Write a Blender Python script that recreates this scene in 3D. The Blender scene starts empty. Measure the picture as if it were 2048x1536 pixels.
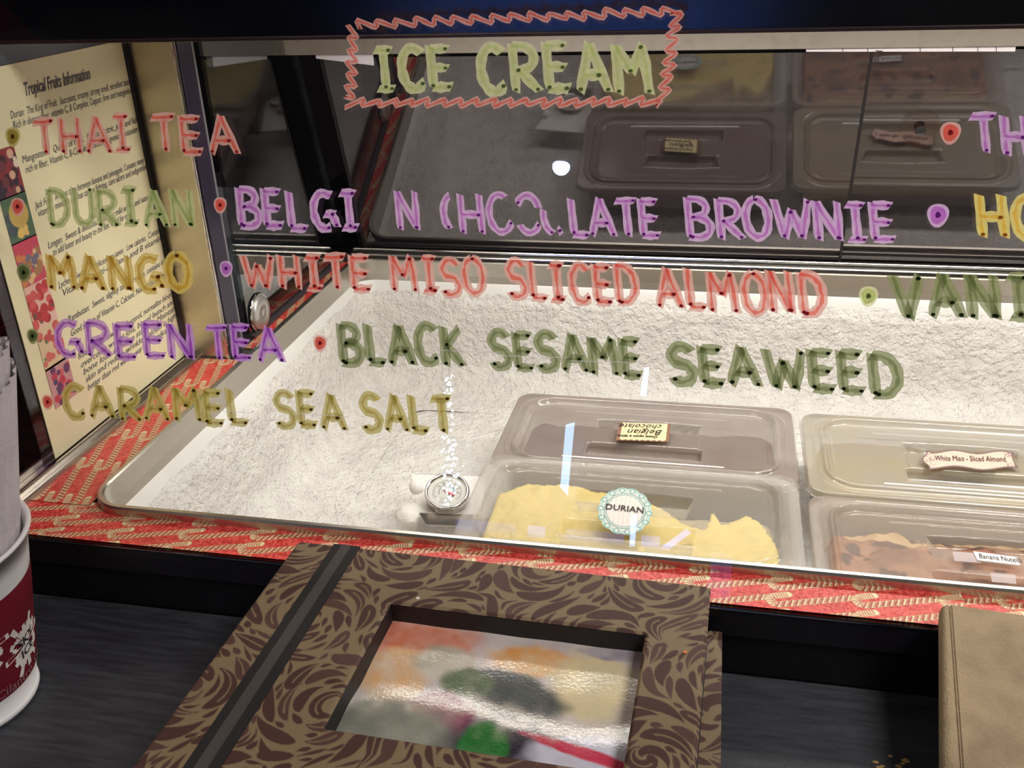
import bpy, bmesh, math, random
import numpy as np
from mathutils import Vector, Matrix, noise
random.seed(7); rng = np.random.default_rng(7)
PI = math.pi
SC = bpy.context.scene
COL = SC.collection

# ------------------------------------------------------------------ camera, world, lights, exposure
CAM = np.array([0.0, 0.0, 0.432])
FPX = 1950.0
def _basis():
    p, ro, y = [math.radians(a) for a in (25.6, -2.36, -13.0)]
    fwd = np.array([math.sin(y) * math.cos(p), math.cos(y) * math.cos(p), -math.sin(p)])
    right = np.array([math.cos(y), -math.sin(y), 0.0]); up = np.cross(right, fwd)
    c, s = math.cos(ro), math.sin(ro)
    return c * right + s * up, -s * right + c * up, fwd
RR, UU, FF = _basis()
cam_d = bpy.data.cameras.new('camera'); cam = bpy.data.objects.new('camera', cam_d); COL.objects.link(cam)
M = Matrix([[RR[0], UU[0], -FF[0], CAM[0]], [RR[1], UU[1], -FF[1], CAM[1]], [RR[2], UU[2], -FF[2], CAM[2]], [0, 0, 0, 1]])
cam.matrix_world = M
cam_d.sensor_width = 36.0; cam_d.lens = FPX / 2048 * 36.0; cam_d.clip_start = 0.02; cam_d.clip_end = 50
SC.camera = cam
w = bpy.data.worlds.new('world'); SC.world = w; w.use_nodes = True
w.node_tree.nodes['Background'].inputs[0].default_value = (0.55, 0.5, 0.5, 1)
w.node_tree.nodes['Background'].inputs[1].default_value = 0.05
SC.view_settings.view_transform = 'Standard'; SC.view_settings.look = 'None'
SC.view_settings.gamma = 1.0; SC.view_settings.exposure = 0.0; SC.view_settings.use_curve_mapping = False
SC.cycles.max_bounces = 10; SC.cycles.transparent_max_bounces = 24

def area(name, loc, rot, sx, sy, power, color=(1, 1, 1)):
    d = bpy.data.lights.new(name, 'AREA'); d.shape = 'RECTANGLE'; d.size = sx; d.size_y = sy; d.energy = power; d.color = color
    o = bpy.data.objects.new(name, d); COL.objects.link(o); o.location = loc; o.rotation_euler = rot; return o
# fluorescent strip inside the canopy of the case (light of the tube built below)
area('case_lamp_light', (0.20, 0.95, 0.327), (math.radians(7), 0, 0), 1.15, 0.035, 5.4, (1.0, 0.93, 0.87))
# area lights added overhead to raise the ambient, stronger from the right
area('overhead_fill', (-0.7, -0.35, 1.58), (math.radians(15), 0, 0), 0.6, 0.5, 6.0, (1.0, 0.86, 0.72))
area('overhead_fill', (0.85, 0.0, 1.50), (math.radians(10), math.radians(22), 0), 0.5, 0.5, 24.0, (1.0, 0.95, 0.93))

# ------------------------------------------------------------------ pixel -> plane helpers (placement only)
def ray(px, py): return (px - 1024) / FPX * RR - (py - 768) / FPX * UU + FF
def on(px, py, p0, n):
    d = ray(px, py); n = np.array(n, float); return CAM + d * (((np.array(p0, float) - CAM) @ n) / (d @ n))
def onZ(px, py, z): return on(px, py, (0, 0, z), (0, 0, 1))
def onX(px, py, x): return on(px, py, (x, 0, 0), (1, 0, 0))
def onY(px, py, y): return on(px, py, (0, y, 0), (0, 1, 0))

# ------------------------------------------------------------------ colours, materials
def lin(c):
    c = np.array(c, float) / 255.0
    return np.where(c <= 0.04045, c / 12.92, ((c + 0.055) / 1.055) ** 2.4)
def L4(c): return tuple(lin(c)) + (1.0,)
def mat(name, c=(200, 200, 200), rough=0.5, metal=0.0, spec=0.5, alpha=1.0, coat=0.0, attr=None, bump=None, mixn=None, trans=0.0, aniso=0.0, emis=None, brush=None, voro=None):
    m = bpy.data.materials.new(name); m.use_nodes = True; nt = m.node_tree; N = nt.nodes; K = nt.links
    b = N['Principled BSDF']
    b.inputs['Base Color'].default_value = L4(c); b.inputs['Roughness'].default_value = rough
    b.inputs['Metallic'].default_value = metal; b.inputs['Specular IOR Level'].default_value = spec
    b.inputs['Alpha'].default_value = alpha; b.inputs['Coat Weight'].default_value = coat
    b.inputs['Coat Roughness'].default_value = 0.08
    b.inputs['Transmission Weight'].default_value = trans; b.inputs['Anisotropic'].default_value = aniso
    if emis: b.inputs['Emission Color'].default_value = L4(emis[0]); b.inputs['Emission Strength'].default_value = emis[1]
    tc = N.new('ShaderNodeTexCoord'); src = None
    if attr:
        a = N.new('ShaderNodeAttribute'); a.attribute_name = attr; src = a.outputs['Color']
    if mixn:   # (second colour, noise scale, (stretch xyz), low, high)
        c2, sc, st, lo, hi = mixn
        mp = N.new('ShaderNodeMapping'); mp.inputs['Scale'].default_value = st; K.new(tc.outputs['Object'], mp.inputs[0])
        nz = N.new('ShaderNodeTexNoise'); nz.inputs['Scale'].default_value = sc; nz.inputs['Detail'].default_value = 5; K.new(mp.outputs[0], nz.inputs['Vector'])
        rp = N.new('ShaderNodeMapRange'); rp.inputs[1].default_value = lo; rp.inputs[2].default_value = hi; K.new(nz.outputs[0], rp.inputs[0])
        mx = N.new('ShaderNodeMix'); mx.data_type = 'RGBA'; K.new(rp.outputs[0], mx.inputs[0])
        if src: K.new(src, mx.inputs[6])
        else: mx.inputs[6].default_value = L4(c)
        mx.inputs[7].default_value = L4(c2); src = mx.outputs[2]
    if src: K.new(src, b.inputs['Base Color'])
    if brush:  # (scale, stretch, lo, hi) roughness streaks
        sc, st, lo, hi = brush
        mp = N.new('ShaderNodeMapping'); mp.inputs['Scale'].default_value = st; K.new(tc.outputs['Object'], mp.inputs[0])
        nz = N.new('ShaderNodeTexNoise'); nz.inputs['Scale'].default_value = sc; nz.inputs['Detail'].default_value = 3; K.new(mp.outputs[0], nz.inputs['Vector'])
        rp = N.new('ShaderNodeMapRange'); rp.inputs[3].default_value = lo; rp.inputs[4].default_value = hi; K.new(nz.outputs[0], rp.inputs[0])
        K.new(rp.outputs[0], b.inputs['Roughness'])
    if bump:   # list of (kind, scale, distance, stretch)
        prev = None
        for kind, sc, dist, st in bump:
            mp = N.new('ShaderNodeMapping'); mp.inputs['Scale'].default_value = st; K.new(tc.outputs['Object'], mp.inputs[0])
            if kind == 'n':
                t = N.new('ShaderNodeTexNoise'); t.inputs['Detail'].default_value = 4
            else:
                t = N.new('ShaderNodeTexVoronoi')
            t.inputs['Scale'].default_value = sc; K.new(mp.outputs[0], t.inputs['Vector'])
            bp = N.new('ShaderNodeBump'); bp.inputs['Distance'].default_value = dist; bp.inputs['Strength'].default_value = 1.0
            K.new(t.outputs[0], bp.inputs['Height'])
            if prev: K.new(prev, bp.inputs['Normal'])
            prev = bp.outputs[0]
        K.new(prev, b.inputs['Normal'])
        if coat: K.new(prev, b.inputs['Coat Normal'])
    return m
def glassmat(name, tint=(255, 255, 255), ior=1.45, boost=1.0, rough=0.0):
    m = bpy.data.materials.new(name); m.use_nodes = True; nt = m.node_tree; N = nt.nodes; K = nt.links; N.clear()
    o = N.new('ShaderNodeOutputMaterial'); t = N.new('ShaderNodeBsdfTransparent'); t.inputs[0].default_value = L4(tint)
    g = N.new('ShaderNodeBsdfGlossy'); g.inputs['Roughness'].default_value = rough
    f = N.new('ShaderNodeFresnel'); ge = N.new('ShaderNodeNewGeometry')
    io = N.new('ShaderNodeMapRange'); io.inputs[3].default_value = ior; io.inputs[4].default_value = 1 / ior; K.new(ge.outputs['Backfacing'], io.inputs[0]); K.new(io.outputs[0], f.inputs[0])
    mu = N.new('ShaderNodeMath'); mu.operation = 'MULTIPLY'; mu.inputs[1].default_value = boost; mu.use_clamp = True
    x = N.new('ShaderNodeMixShader'); K.new(f.outputs[0], mu.inputs[0]); K.new(mu.outputs[0], x.inputs[0])
    K.new(t.outputs[0], x.inputs[1]); K.new(g.outputs[0], x.inputs[2]); K.new(x.outputs[0], o.inputs[0]); return m
def inkmat(name, c, cover=0.88, tl=0.5):
    m = bpy.data.materials.new(name); m.use_nodes = True; nt = m.node_tree; N = nt.nodes; K = nt.links; N.clear()
    o = N.new('ShaderNodeOutputMaterial'); d = N.new('ShaderNodeBsdfDiffuse'); t = N.new('ShaderNodeBsdfTranslucent'); tr = N.new('ShaderNodeBsdfTransparent')
    tc = N.new('ShaderNodeTexCoord'); nz = N.new('ShaderNodeTexNoise'); nz.inputs['Scale'].default_value = 260; K.new(tc.outputs['Object'], nz.inputs['Vector'])
    mx = N.new('ShaderNodeMix'); mx.data_type = 'RGBA'; mx.inputs[6].default_value = tuple(lin(c) * 0.8) + (1,); mx.inputs[7].default_value = tuple(np.clip(lin(c) * 1.2, 0, 1)) + (1,)
    K.new(nz.outputs[0], mx.inputs[0]); K.new(mx.outputs[2], d.inputs[0]); K.new(mx.outputs[2], t.inputs[0])
    a = N.new('ShaderNodeMixShader'); a.inputs[0].default_value = tl; K.new(d.outputs[0], a.inputs[1]); K.new(t.outputs[0], a.inputs[2])
    b = N.new('ShaderNodeMixShader'); b.inputs[0].default_value = cover; K.new(tr.outputs[0], b.inputs[1]); K.new(a.outputs[0], b.inputs[2])
    K.new(b.outputs[0], o.inputs[0]); return m

STEEL = mat('brushed_steel', (196, 190, 180), 0.3, 1.0, brush=(6, (1, 1, 40), 0.2, 0.42))
STEELB = mat('brushed_steel_long', (185, 178, 170), 0.3, 1.0, brush=(5, (1, 60, 60), 0.22, 0.4))
CHROME = mat('polished_steel', (215, 210, 205), 0.12, 1.0)
FROST = mat('frost', (240, 236, 231), 0.75, bump=[('n', 130, 0.0075, (1, 1, 1)), ('n', 380, 0.0016, (1, 1, 1))], mixn=((226, 221, 217), 40, (1, 1, 1), 0.4, 0.7))
FROSTS = mat('frost_smooth', (236, 232, 227), 0.8, bump=[('n', 420, 0.0007, (1, 1, 1)), ('n', 60, 0.0012, (1, 1, 1))])
WHITEP = mat('white_plastic', (238, 236, 232), 0.4)
BLACK = mat('black_metal', (16, 14, 16), 0.3, brush=(4, (1, 30, 30), 0.22, 0.4))
BLACKM = mat('matte_black', (13, 12, 13), 0.6)
DARKG = mat('dark_glossy_fascia', (7, 7, 9), 0.16, spec=0.7, brush=(3, (1, 25, 25), 0.1, 0.22))
GLASS = glassmat('clear_glass', (252, 254, 253), 1.5, 1.0)
SIDEG = glassmat('side_pane_glass', (215, 220, 222), 1.6, 2.6)
PAPER = mat('printed_paper', (240, 238, 230), 0.55, attr='paint')

# ------------------------------------------------------------------ object helpers
def link(name, me, m=None, parent=None, smooth=False):
    o = bpy.data.objects.new(name, me); COL.objects.link(o)
    if m is not None:
        for q in (m if isinstance(m, (list, tuple)) else [m]): me.materials.append(q)
    if parent: o.parent = parent
    if smooth: me.polygons.foreach_set('use_smooth', [True] * len(me.polygons))
    return o
def tag(o, label=None, cat=None, group=None, kind=None):
    if label: o['label'] = label
    if cat: o['category'] = cat
    if group: o['group'] = group
    if kind: o['kind'] = kind
    return o
def empty(name, loc, label, cat, group=None):
    o = bpy.data.objects.new(name, None); COL.objects.link(o); o.location = loc; o.empty_display_size = 0.02
    return tag(o, label, cat, group)
def mesh(name, V, F, m, parent=None, smooth=False, off=None, mi=None):
    me = bpy.data.meshes.new(name)
    V = np.array(V, float)
    if parent is not None and off is None: off = tuple(parent_world(parent))
    if off is not None: V = V - np.array(off)
    me.from_pydata([tuple(v) for v in V], [], [tuple(f) for f in F]); 
    o = link(name, me, m, parent, smooth)
    if mi is not None: me.polygons.foreach_set('material_index', mi)
    me.update(); return o
def parent_world(p):
    v = Vector((0, 0, 0))
    while p is not None: v += p.location; p = p.parent
    return v
def box(name, a, b, m, parent=None, bev=0.0, seg=2):
    bm = bmesh.new(); bmesh.ops.create_cube(bm, size=1)
    a = Vector(a); b = Vector(b); off = parent_world(parent) if parent else Vector((0, 0, 0))
    for v in bm.verts: v.co = Vector(((v.co.x + .5) * (b.x - a.x) + a.x, (v.co.y + .5) * (b.y - a.y) + a.y, (v.co.z + .5) * (b.z - a.z) + a.z)) - off
    if bev: bmesh.ops.bevel(bm, geom=list(bm.edges), offset=bev, segments=seg, affect='EDGES', profile=0.5)
    me = bpy.data.meshes.new(name); bm.to_mesh(me); bm.free()
    return link(name, me, m, parent)
def cyl_bm(bm, c, r0, r1, h, seg=48, cap=True, mtx=None):
    res = bmesh.ops.create_cone(bm, cap_ends=cap, segments=seg, radius1=r0, radius2=r1, depth=h)
    for v in res['verts']:
        v.co = Vector((v.co.x, v.co.y, v.co.z + h / 2))
        if mtx is not None: v.co = mtx @ v.co
        v.co += Vector(c)
def lathe(name, prof, c, m, parent=None, seg=64, mtx=None, smooth=True, a0=0, a1=2 * PI, mi=None):
    V, F = [], []; full = abs(a1 - a0 - 2 * PI) < 1e-6; n = seg if full else seg + 1
    for r, z in prof:
        for i in range(n):
            a = a0 + (a1 - a0) * i / seg; v = Vector((r * math.cos(a), r * math.sin(a), z))
            if mtx is not None: v = mtx @ v
            V.append(v + Vector(c))
    for j in range(len(prof) - 1):
        for i in range(seg):
            k = (i + 1) % n; F.append((j * n + i, j * n + k, (j + 1) * n + k, (j + 1) * n + i))
    return mesh(name, V, F, m, parent, smooth, mi=mi)
def quad(name, P, m, parent=None): return mesh(name, P, [(0, 1, 2, 3)], m, parent)
def slab(name, P, d, m, parent=None):      # polygon P extruded by vector d
    n = len(P); V = [np.array(p, float) for p in P] + [np.array(p, float) + np.array(d, float) for p in P]
    F = [tuple(range(n)), tuple(range(2 * n - 1, n - 1, -1))] + [(i, i + n, (i + 1) % n + n, (i + 1) % n) for i in range(n)]
    return mesh(name, V, F, m, parent)
def painted(name, arr, P00, eu, ev, m, parent=None, mask=None, height=None, nrm=(0, 0, 1)):
    """arr[H,W,3] linear colours, row 0 at P00, u along columns, v along rows: a fine grid with a colour attribute"""
    H, W = arr.shape[:2]; off = np.array(parent_world(parent)) if parent else np.zeros(3)
    u = np.linspace(0, 1, W)[None, :, None]; v = np.linspace(0, 1, H)[:, None, None]
    V = np.array(P00, float) + u * np.array(eu, float) + v * np.array(ev, float) - off
    if height is not None: V = V + height[:, :, None] * np.array(nrm, float)
    V = V.reshape(-1, 3)
    idx = np.arange(H * W).reshape(H, W)
    F = np.stack([idx[:-1, :-1], idx[:-1, 1:], idx[1:, 1:], idx[1:, :-1]], -1)
    F = F[mask[:-1, :-1] & mask[1:, 1:] & mask[1:, :-1] & mask[:-1, 1:]] if mask is not None else F.reshape(-1, 4)
    me = bpy.data.meshes.new(name); me.vertices.add(len(V)); me.vertices.foreach_set('co', V.ravel().astype(np.float32))
    me.loops.add(len(F) * 4); me.loops.foreach_set('vertex_index', F.ravel().astype(np.int32))
    me.polygons.add(len(F)); me.polygons.foreach_set('loop_start', np.arange(0, len(F) * 4, 4, dtype=np.int32))
    me.update(calc_edges=True)
    ca = me.color_attributes.new('paint', 'FLOAT_COLOR', 'POINT')
    c4 = np.ones((H * W, 4), np.float32); c4[:, :3] = arr.reshape(-1, 3); ca.data.foreach_set('color', c4.ravel())
    return link(name, me, m, parent, smooth=height is not None)
class Canvas:
    def __init__(s, wm, hm, res, bg): s.res = res; s.W = max(2, int(wm / res)); s.H = max(2, int(hm / res)); s.a = np.tile(lin(bg), (s.H, s.W, 1)); s.m = np.zeros((s.H, s.W), bool)
    def disc(s, x, y, r, c, mark=False):     # metres, y down
        cx, cy, R = x / s.res, y / s.res, max(r / s.res, 0.6)
        x0, x1, y0, y1 = int(max(0, cx - R)), int(min(s.W, cx + R + 2)), int(max(0, cy - R)), int(min(s.H, cy + R + 2))
        if x0 >= x1 or y0 >= y1: return
        yy, xx = np.mgrid[y0:y1, x0:x1]; k = np.clip(R + .5 - np.hypot(xx - cx, yy - cy), 0, 1)[..., None]
        s.a[y0:y1, x0:x1] = s.a[y0:y1, x0:x1] * (1 - k) + np.array(c) * k
        if mark: s.m[y0:y1, x0:x1] |= k[..., 0] > .4
    def stroke(s, pts, wds, c, mark=False):
        pts = [np.array(p, float) for p in pts]; n = len(pts)
        wds = wds if hasattr(wds, '__len__') else [wds] * n
        for i in range(n - 1):
            d = np.hypot(*(pts[i + 1] - pts[i])); k = max(1, int(d / s.res / 0.7))
            for j in range(k + (i == n - 2)):
                t = j / k; p = pts[i] * (1 - t) + pts[i + 1] * t; s.disc(p[0], p[1], (wds[i] * (1 - t) + wds[i + 1] * t) / 2, c, mark)
def text_verts(s, size, shear=0.0, align='LEFT', bold=0.0, sx=1.0):
    cu = bpy.data.curves.new('t', 'FONT'); cu.body = s; cu.size = size; cu.shear = shear; cu.align_x = align; cu.offset = bold; cu.resolution_u = 2
    ob = bpy.data.objects.new('t', cu); COL.objects.link(ob); dg = bpy.context.evaluated_depsgraph_get()
    me = bpy.data.meshes.new_from_object(ob.evaluated_get(dg)); V = [(v.co.x * sx, v.co.y) for v in me.vertices]; F = [tuple(p.vertices) for p in me.polygons]
    bpy.data.objects.remove(ob); bpy.data.curves.remove(cu); bpy.data.meshes.remove(me); return V, F
def text(name, s, size, O, eu, ev, m, parent=None, shear=0.0, align='LEFT', bold=0.0, width=None):
    V, F = text_verts(s, size, shear, align, bold); O = np.array(O, float); eu = np.array(eu, float); ev = np.array(ev, float)
    k = 1.0
    if width: k = width / max(1e-6, max(v[0] for v in V) - min(v[0] for v in V))
    return mesh(name, [O + eu * x * k + ev * y for x, y in V], F, m, parent)
def rrect(x0, x1, y0, y1, r, ns=20, nc=10):
    P = []
    for (cx, cy, a0), (dx, dy) in zip([(x1 - r, y0 + r, -PI / 2), (x1 - r, y1 - r, 0), (x0 + r, y1 - r, PI / 2), (x0 + r, y0 + r, PI)], [(0, 1), (-1, 0), (0, -1), (1, 0)]):
        for i in range(nc + 1): a = a0 + PI / 2 * i / nc; P.append((cx + r * math.cos(a), cy + r * math.sin(a)))
        Ls = (y1 - y0 - 2 * r) if dy else (x1 - x0 - 2 * r); bx, by = P[-1]
        for i in range(1, ns): P.append((bx + dx * Ls * i / ns, by + dy * Ls * i / ns))
    return P
def sweep(name, rect, r, prof, m, parent=None, ns=20, nc=12, smooth=False, cap=False, noise_f=None):
    V, F = [], []
    for d, z in prof:
        x0, x1, y0, y1 = rect; P = rrect(x0 + d, x1 - d, y0 + d, y1 - d, max(r - d, 0.004) if r > d else 0.004 + d * .2, ns, nc)
        for p in P:
            v = Vector((p[0], p[1], z))
            if noise_f: v = noise_f(v, d)
            V.append(v)
    n = len(P)
    for j in range(len(prof) - 1):
        for i in range(n): F.append((j * n + i, j * n + (i + 1) % n, (j + 1) * n + (i + 1) % n, (j + 1) * n + i))
    if cap: F.append(tuple((len(prof) - 1) * n + i for i in range(n)))
    return mesh(name, V, F, m, parent, smooth)

# ================================================================== SETTING
fl = box('floor', (-2.2, -3.3, -1.0), (2.2, 3.2, -0.95), mat('floor_tile', (58, 50, 46), 0.5, mixn=((44, 38, 36), 4, (1, 1, 1), .3, .7))); tag(fl, kind='structure')
ce = box('ceiling', (-2.2, -3.3, 1.62), (2.2, 3.2, 1.66), mat('ceiling_paint', (62, 58, 56), 0.9)); tag(ce, kind='structure')
WALLM = mat('dim_wall_paint', (40, 34, 36), 0.8)
for n, a, b in (('wall_back', (-2.2, 3.15, -.95), (2.2, 3.2, 1.62)), ('wall_front', (-2.2, -3.3, -.95), (2.2, -3.25, 1.62)), ('wall_right', (2.15, -3.25, -.95), (2.2, 3.15, 1.62)), ('wall_left', (-2.2, -3.25, -.95), (-2.15, 3.15, 1.62))):
    tag(box(n, a, b, WALLM), kind='structure')
wl = bpy.data.objects['wall_left']
PLM = mat('red_brown_wood', (190, 70, 74), 0.5, mixn=((140, 44, 52), 9, (1, 1, 14), .35, .7))
for i in range(18):
    z0 = -.93 + i * .14
    box('plank', (-2.15, -1.2, z0), (-2.138 + .002 * (i % 3), 3.1, z0 + .134), PLM, wl, .002, 1)

# cabinet of red-brown boards standing outside the case on the left
cab = empty('side_cabinet', (-1.4, .9, -.95), 'red-brown wooden board cabinet standing left of the display case', 'cabinet')
box('body', (-1.60, .2, -.95), (-1.28, 1.9, .62), mat('cabinet_core', (40, 16, 18), .6), cab)
for i in range(19): box('board', (-1.28, .2, -.94 + i * .082), (-1.272 + .0012 * (i % 3), 1.9, -.94 + i * .082 + .079), PLM, cab, .0015, 1)
sh = box('low_shelf', (-1.26, .60, -.30), (-.605, 1.5, -.28), mat('brown_shelf', (70, 48, 38), .45, mixn=((40, 26, 22), 12, (1, 6, 1), .3, .7)))
tag(sh, 'low brown wooden shelf left of the case below the sign', 'shelf')

# counter in front
ctr = empty('counter', (0, .25, -.95), 'dark grey counter in front of the display case', 'counter')
box('worktop', (-1.26, -.12, -.10), (1.3, .5555, -.06), mat('dark_laminate', (56, 57, 62), .42, spec=.4, mixn=((40, 40, 45), 30, (1, 9, 1), .35, .65), bump=[('n', 500, .0004, (1, 6, 1))]), ctr, .002)
box('cabinet_body', (-1.24, -.08, -.95), (1.28, .54, -.10), BLACKM, ctr)
cr = empty('food_stain', (.13, .46, -.06), 'dried yellow food crumbs stuck on the counter left of the tan book', 'stain')
crm = mat('dried_food', (168, 138, 84), .8)
for i in range(9):
    p = onZ(random.choice([1753, 1795, 1805]) + random.uniform(-16, 18), 1520 + random.uniform(-14, 16), -.0597)
    bm = bmesh.new(); bmesh.ops.create_icosphere(bm, subdivisions=2, radius=random.uniform(.0008, .0022)); 
    for v in bm.verts: v.co = Vector((v.co.x * (1 + .5 * random.random()), v.co.y * .8, abs(v.co.z) * .3)) + Vector(p) - cr.location
    me = bpy.data.meshes.new('crumb'); bm.to_mesh(me); bm.free(); link('crumb', me, crm, cr)

# ================================================================== DISPLAY CASE
case = empty('display_freezer', (0, .9, -.95), 'ice cream display freezer with steel rimmed frosted well and candy cane paper deck', 'freezer')
box('front_panel', (-1.0, .556, -.95), (1.0, .575, -.012), BLACK, case)
box('front_strip', (-1.0, .5535, -.026), (1.0, .5565, -.0035), mat('black_strip', (24, 21, 24), .3, brush=(4, (1, 40, 40), .2, .4)), case, .0008)
box('edge_trim', (-1.0, .5525, -.0035), (1.0, .5565, -.0012), CHROME, case, .0008)
# deck sheet around the well
V = []; x0, x1, y0, y1 = -.60, 1.0, .556, 1.30
inner = rrect(-.505, .80, .592, 1.234, .034, 20, 10)
def deck_ring(z, nm, m):
    V, F = [], []; n = len(inner)
    for p in inner: V.append((p[0], p[1], z))
    for p in inner:
        cx, cy = .15, .9; dx, dy = p[0] - cx, p[1] - cy
        t = min((x1 - cx) / dx if dx > 0 else (x0 - cx) / dx if dx < 0 else 9e9, (y1 - cy) / dy if dy > 0 else (y0 - cy) / dy if dy < 0 else 9e9)
        V.append((cx + dx * t, cy + dy * t, z))
    for i in range(n): j = (i + 1) % n; F.append((i, j, j + n, i + n))
    return mesh(nm, V, F, m, case)
deck_ring(-.0012, 'deck', STEELB)
box('body', (-.60, .575, -.95), (1.0, 1.32, -.22), BLACKM, case)
box('rear_panel', (-.60, 1.30, -.22), (1.0, 1.32, -.002), BLACKM, case)
box('side_panel', (-.60, .575, -.22), (-.59, 1.30, -.003), BLACKM, case)
RIMR = (-.507, .80, .590, 1.236)
sweep('rim', RIMR, .036, [(0, -.001), (0, .0065), (.0012, .0085), (.0045, .0085), (.0058, .007), (.0062, -.012), (.0075, -.026)], STEEL, case, 40, 14)
lp = [(.0068, -.021), (.009, -.024), (.0105, -.04)]
sweep('liner', RIMR, .036, lp, WHITEP, case, 20, 12, smooth=True)
# frost walls and floor
prof = []
for i in range(34): t = i / 33; prof.append((.0095 + .006 * min(1, t * 6) + .004 * t, -.034 - .088 * t))
for i in range(1, 20): a = i / 19 * PI / 2; prof.append((.0195 + .052 * (1 - math.cos(a)), -.122 - .048 * math.sin(a)))
for i in range(1, 5): prof.append((.0715 + i * .0088, -.170 - .0005 * math.sin(i)))
def nf(v, d):
    k = 0.0016 * min(1, (d - .0095) / .004 + .2)
    n1 = noise.noise(v * 70); n2 = noise.noise(v * 22 + Vector((5, 3, 1)))
    a = n1 * k + n2 * .0022
    c = Vector((.15, .91, v.z)); dr = (c - v); dr.normalize()
    if v.z < -.165: return v + Vector((0, 0, a * .7))
    return v + dr * a + Vector((0, 0, a * .4))
fr = sweep('frost_layer', RIMR, .036, prof, FROST, case, 110, 12, smooth=True, noise_f=nf)
Wf, Hf = 300, 130; gx_, gy2 = np.meshgrid(np.linspace(-.43, .72, Wf), np.linspace(1.16, .665, Hf))
hf = np.array([[noise.noise(Vector((gx_[j, i], gy2[j, i], .3)) * 22) * .0022 + noise.noise(Vector((gx_[j, i], gy2[j, i], .7)) * 80) * .0009 for i in range(Wf)] for j in range(Hf)])
ff = painted('frost_floor', np.ones((Hf, Wf, 3)) * .8, (-.43, 1.16, -.1708), (1.15, 0, 0), (0, -.495, 0), FROST, case, height=hf); ff['kind'] = 'stuff'
fr['kind'] = 'stuff'; fr['label'] = 'thick white frost coating the well walls and floor'
# side channel for the sliding side pane
box('side_channel', (-.592, .585, -.001), (-.560, .905, .0015), STEELB, case)
box('channel_ridge', (-.5915, .585, .001), (-.588, .905, .008), STEELB, case, .001)
box('channel_ridge', (-.5735, .585, .001), (-.5705, .905, .007), CHROME, case, .0008)
box('channel_ridge', (-.5625, .585, .001), (-.5600, .905, .005), STEELB, case, .0008)
# rear door track
box('rear_rail', (-.515, 1.243, -.001), (1.0, 1.252, .012), STEELB, case, .004, 4)
box('rear_rail', (-.515, 1.254, -.001), (1.0, 1.266, .0165), CHROME, case, .003, 4)
box('track_groove', (-.515, 1.251, .0), (1.0, 1.255, .012), BLACKM, case)
# corner post
pst = box('corner_post', (-.582, .900, .0), (-.530, .930, .40), mat('post_steel', (200, 190, 168), .3, 1.0, brush=(7, (40, 40, 1.5), .24, .34)), case, .0025, 3)
box('post_edge', (-.5315, .8975, .0), (-.5275, .9015, .40), CHROME, case, .0012)
box('post_gasket', (-.5305, .9016, .0), (-.5262, .928, .40), mat('purple_black_rubber', (46, 38, 56), .3), case, .001)
box('post_gasket', (-.5305, .928, .0), (-.5258, .932, .40), mat('clear_grey_strip', (120, 118, 122), .3), case, .001)
box('post_gasket', (-.5835, .893, .0), (-.5775, .903, .40), BLACK, case, .001)
box('side_strip', (-.60, .958, -.002), (-.525, 1.26, .004), mat('grey_sill', (70, 62, 64), .4), case, .001)

# ------------------------------------------------------------------ candy cane wrapping paper
RED = lin((214, 62, 56)); RED2 = lin((230, 92, 80)); RED3 = lin((190, 42, 44)); CRM = lin((238, 216, 172)); CRM2 = lin((214, 184, 122)); STR = lin((170, 52, 44)); GLD = lin((176, 140, 70))
def cane_paper(wm, hm, ox, oy, res=.0006):
    c = Canvas(wm, hm, res, (214, 62, 56))
    for _ in range(int(wm * hm / 1.05e-6 * .42)):
        q = random.random(); c.disc(random.uniform(0, wm), random.uniform(0, hm), random.uniform(.0005, .0013), RED2 if q < .62 else RED3)
    PX, PY = .0580, .0180; A9, A18 = math.radians(8), math.radians(17)
    for j in range(-9, int(hm / PY) + 12):
        for i in range(-3, int(wm / PX) + 4):
            gx, gy_ = i * PX - (j % 9) * .004, j * PY
            bx = ox + gx * math.cos(A9) + gy_ * math.sin(A9); by = oy - gx * math.sin(A9) + gy_ * math.cos(A9)
            if bx > wm + .06 or bx < -.07 or by > hm + .05 or by < -.03: continue
            R = .0047; path = [(.0140 - k * .0018, -2 * R) for k in range(6)]
            for k in range(1, 12): a = PI / 2 + k / 12 * PI; path.append((R + R * math.cos(a), -R - R * math.sin(a)))
            for k in range(25): path.append((R + k * .0021, 0))
            ca, sa = math.cos(A18), math.sin(A18)
            P = [np.array((bx + x * ca + y * sa, by - x * sa + y * ca)) for x, y in path]
            c.stroke(P, .0060, GLD); c.stroke(P, .0053, CRM)
            dist = 0; nxt = .0012; cnt = 0
            for k in range(1, len(P)):
                p, q = P[k - 1], P[k]; d = q - p; ln = np.hypot(*d); t = d / ln; nrm = np.array((-t[1], t[0]))
                while nxt < dist + ln:
                    m_ = p + t * (nxt - dist); stem = k > 16; sl = .0016 if stem else 0
                    a_ = m_ + nrm * .0023 - t * sl; b_ = m_ - nrm * .0023 + t * sl
                    c.stroke([a_, b_], (.0013 if cnt % 2 == 0 else .0005) if stem else .0006, STR); nxt += (.0028 if cnt % 2 == 0 else .0016) if stem else .0018; cnt += 1
                dist += ln
    return c.a
CANDY = mat('candy_cane_wrapping_paper', (255, 255, 255), .38, attr='paint', bump=[('v', 420, .0004, (1, 1, 1))], spec=.5)
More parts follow.
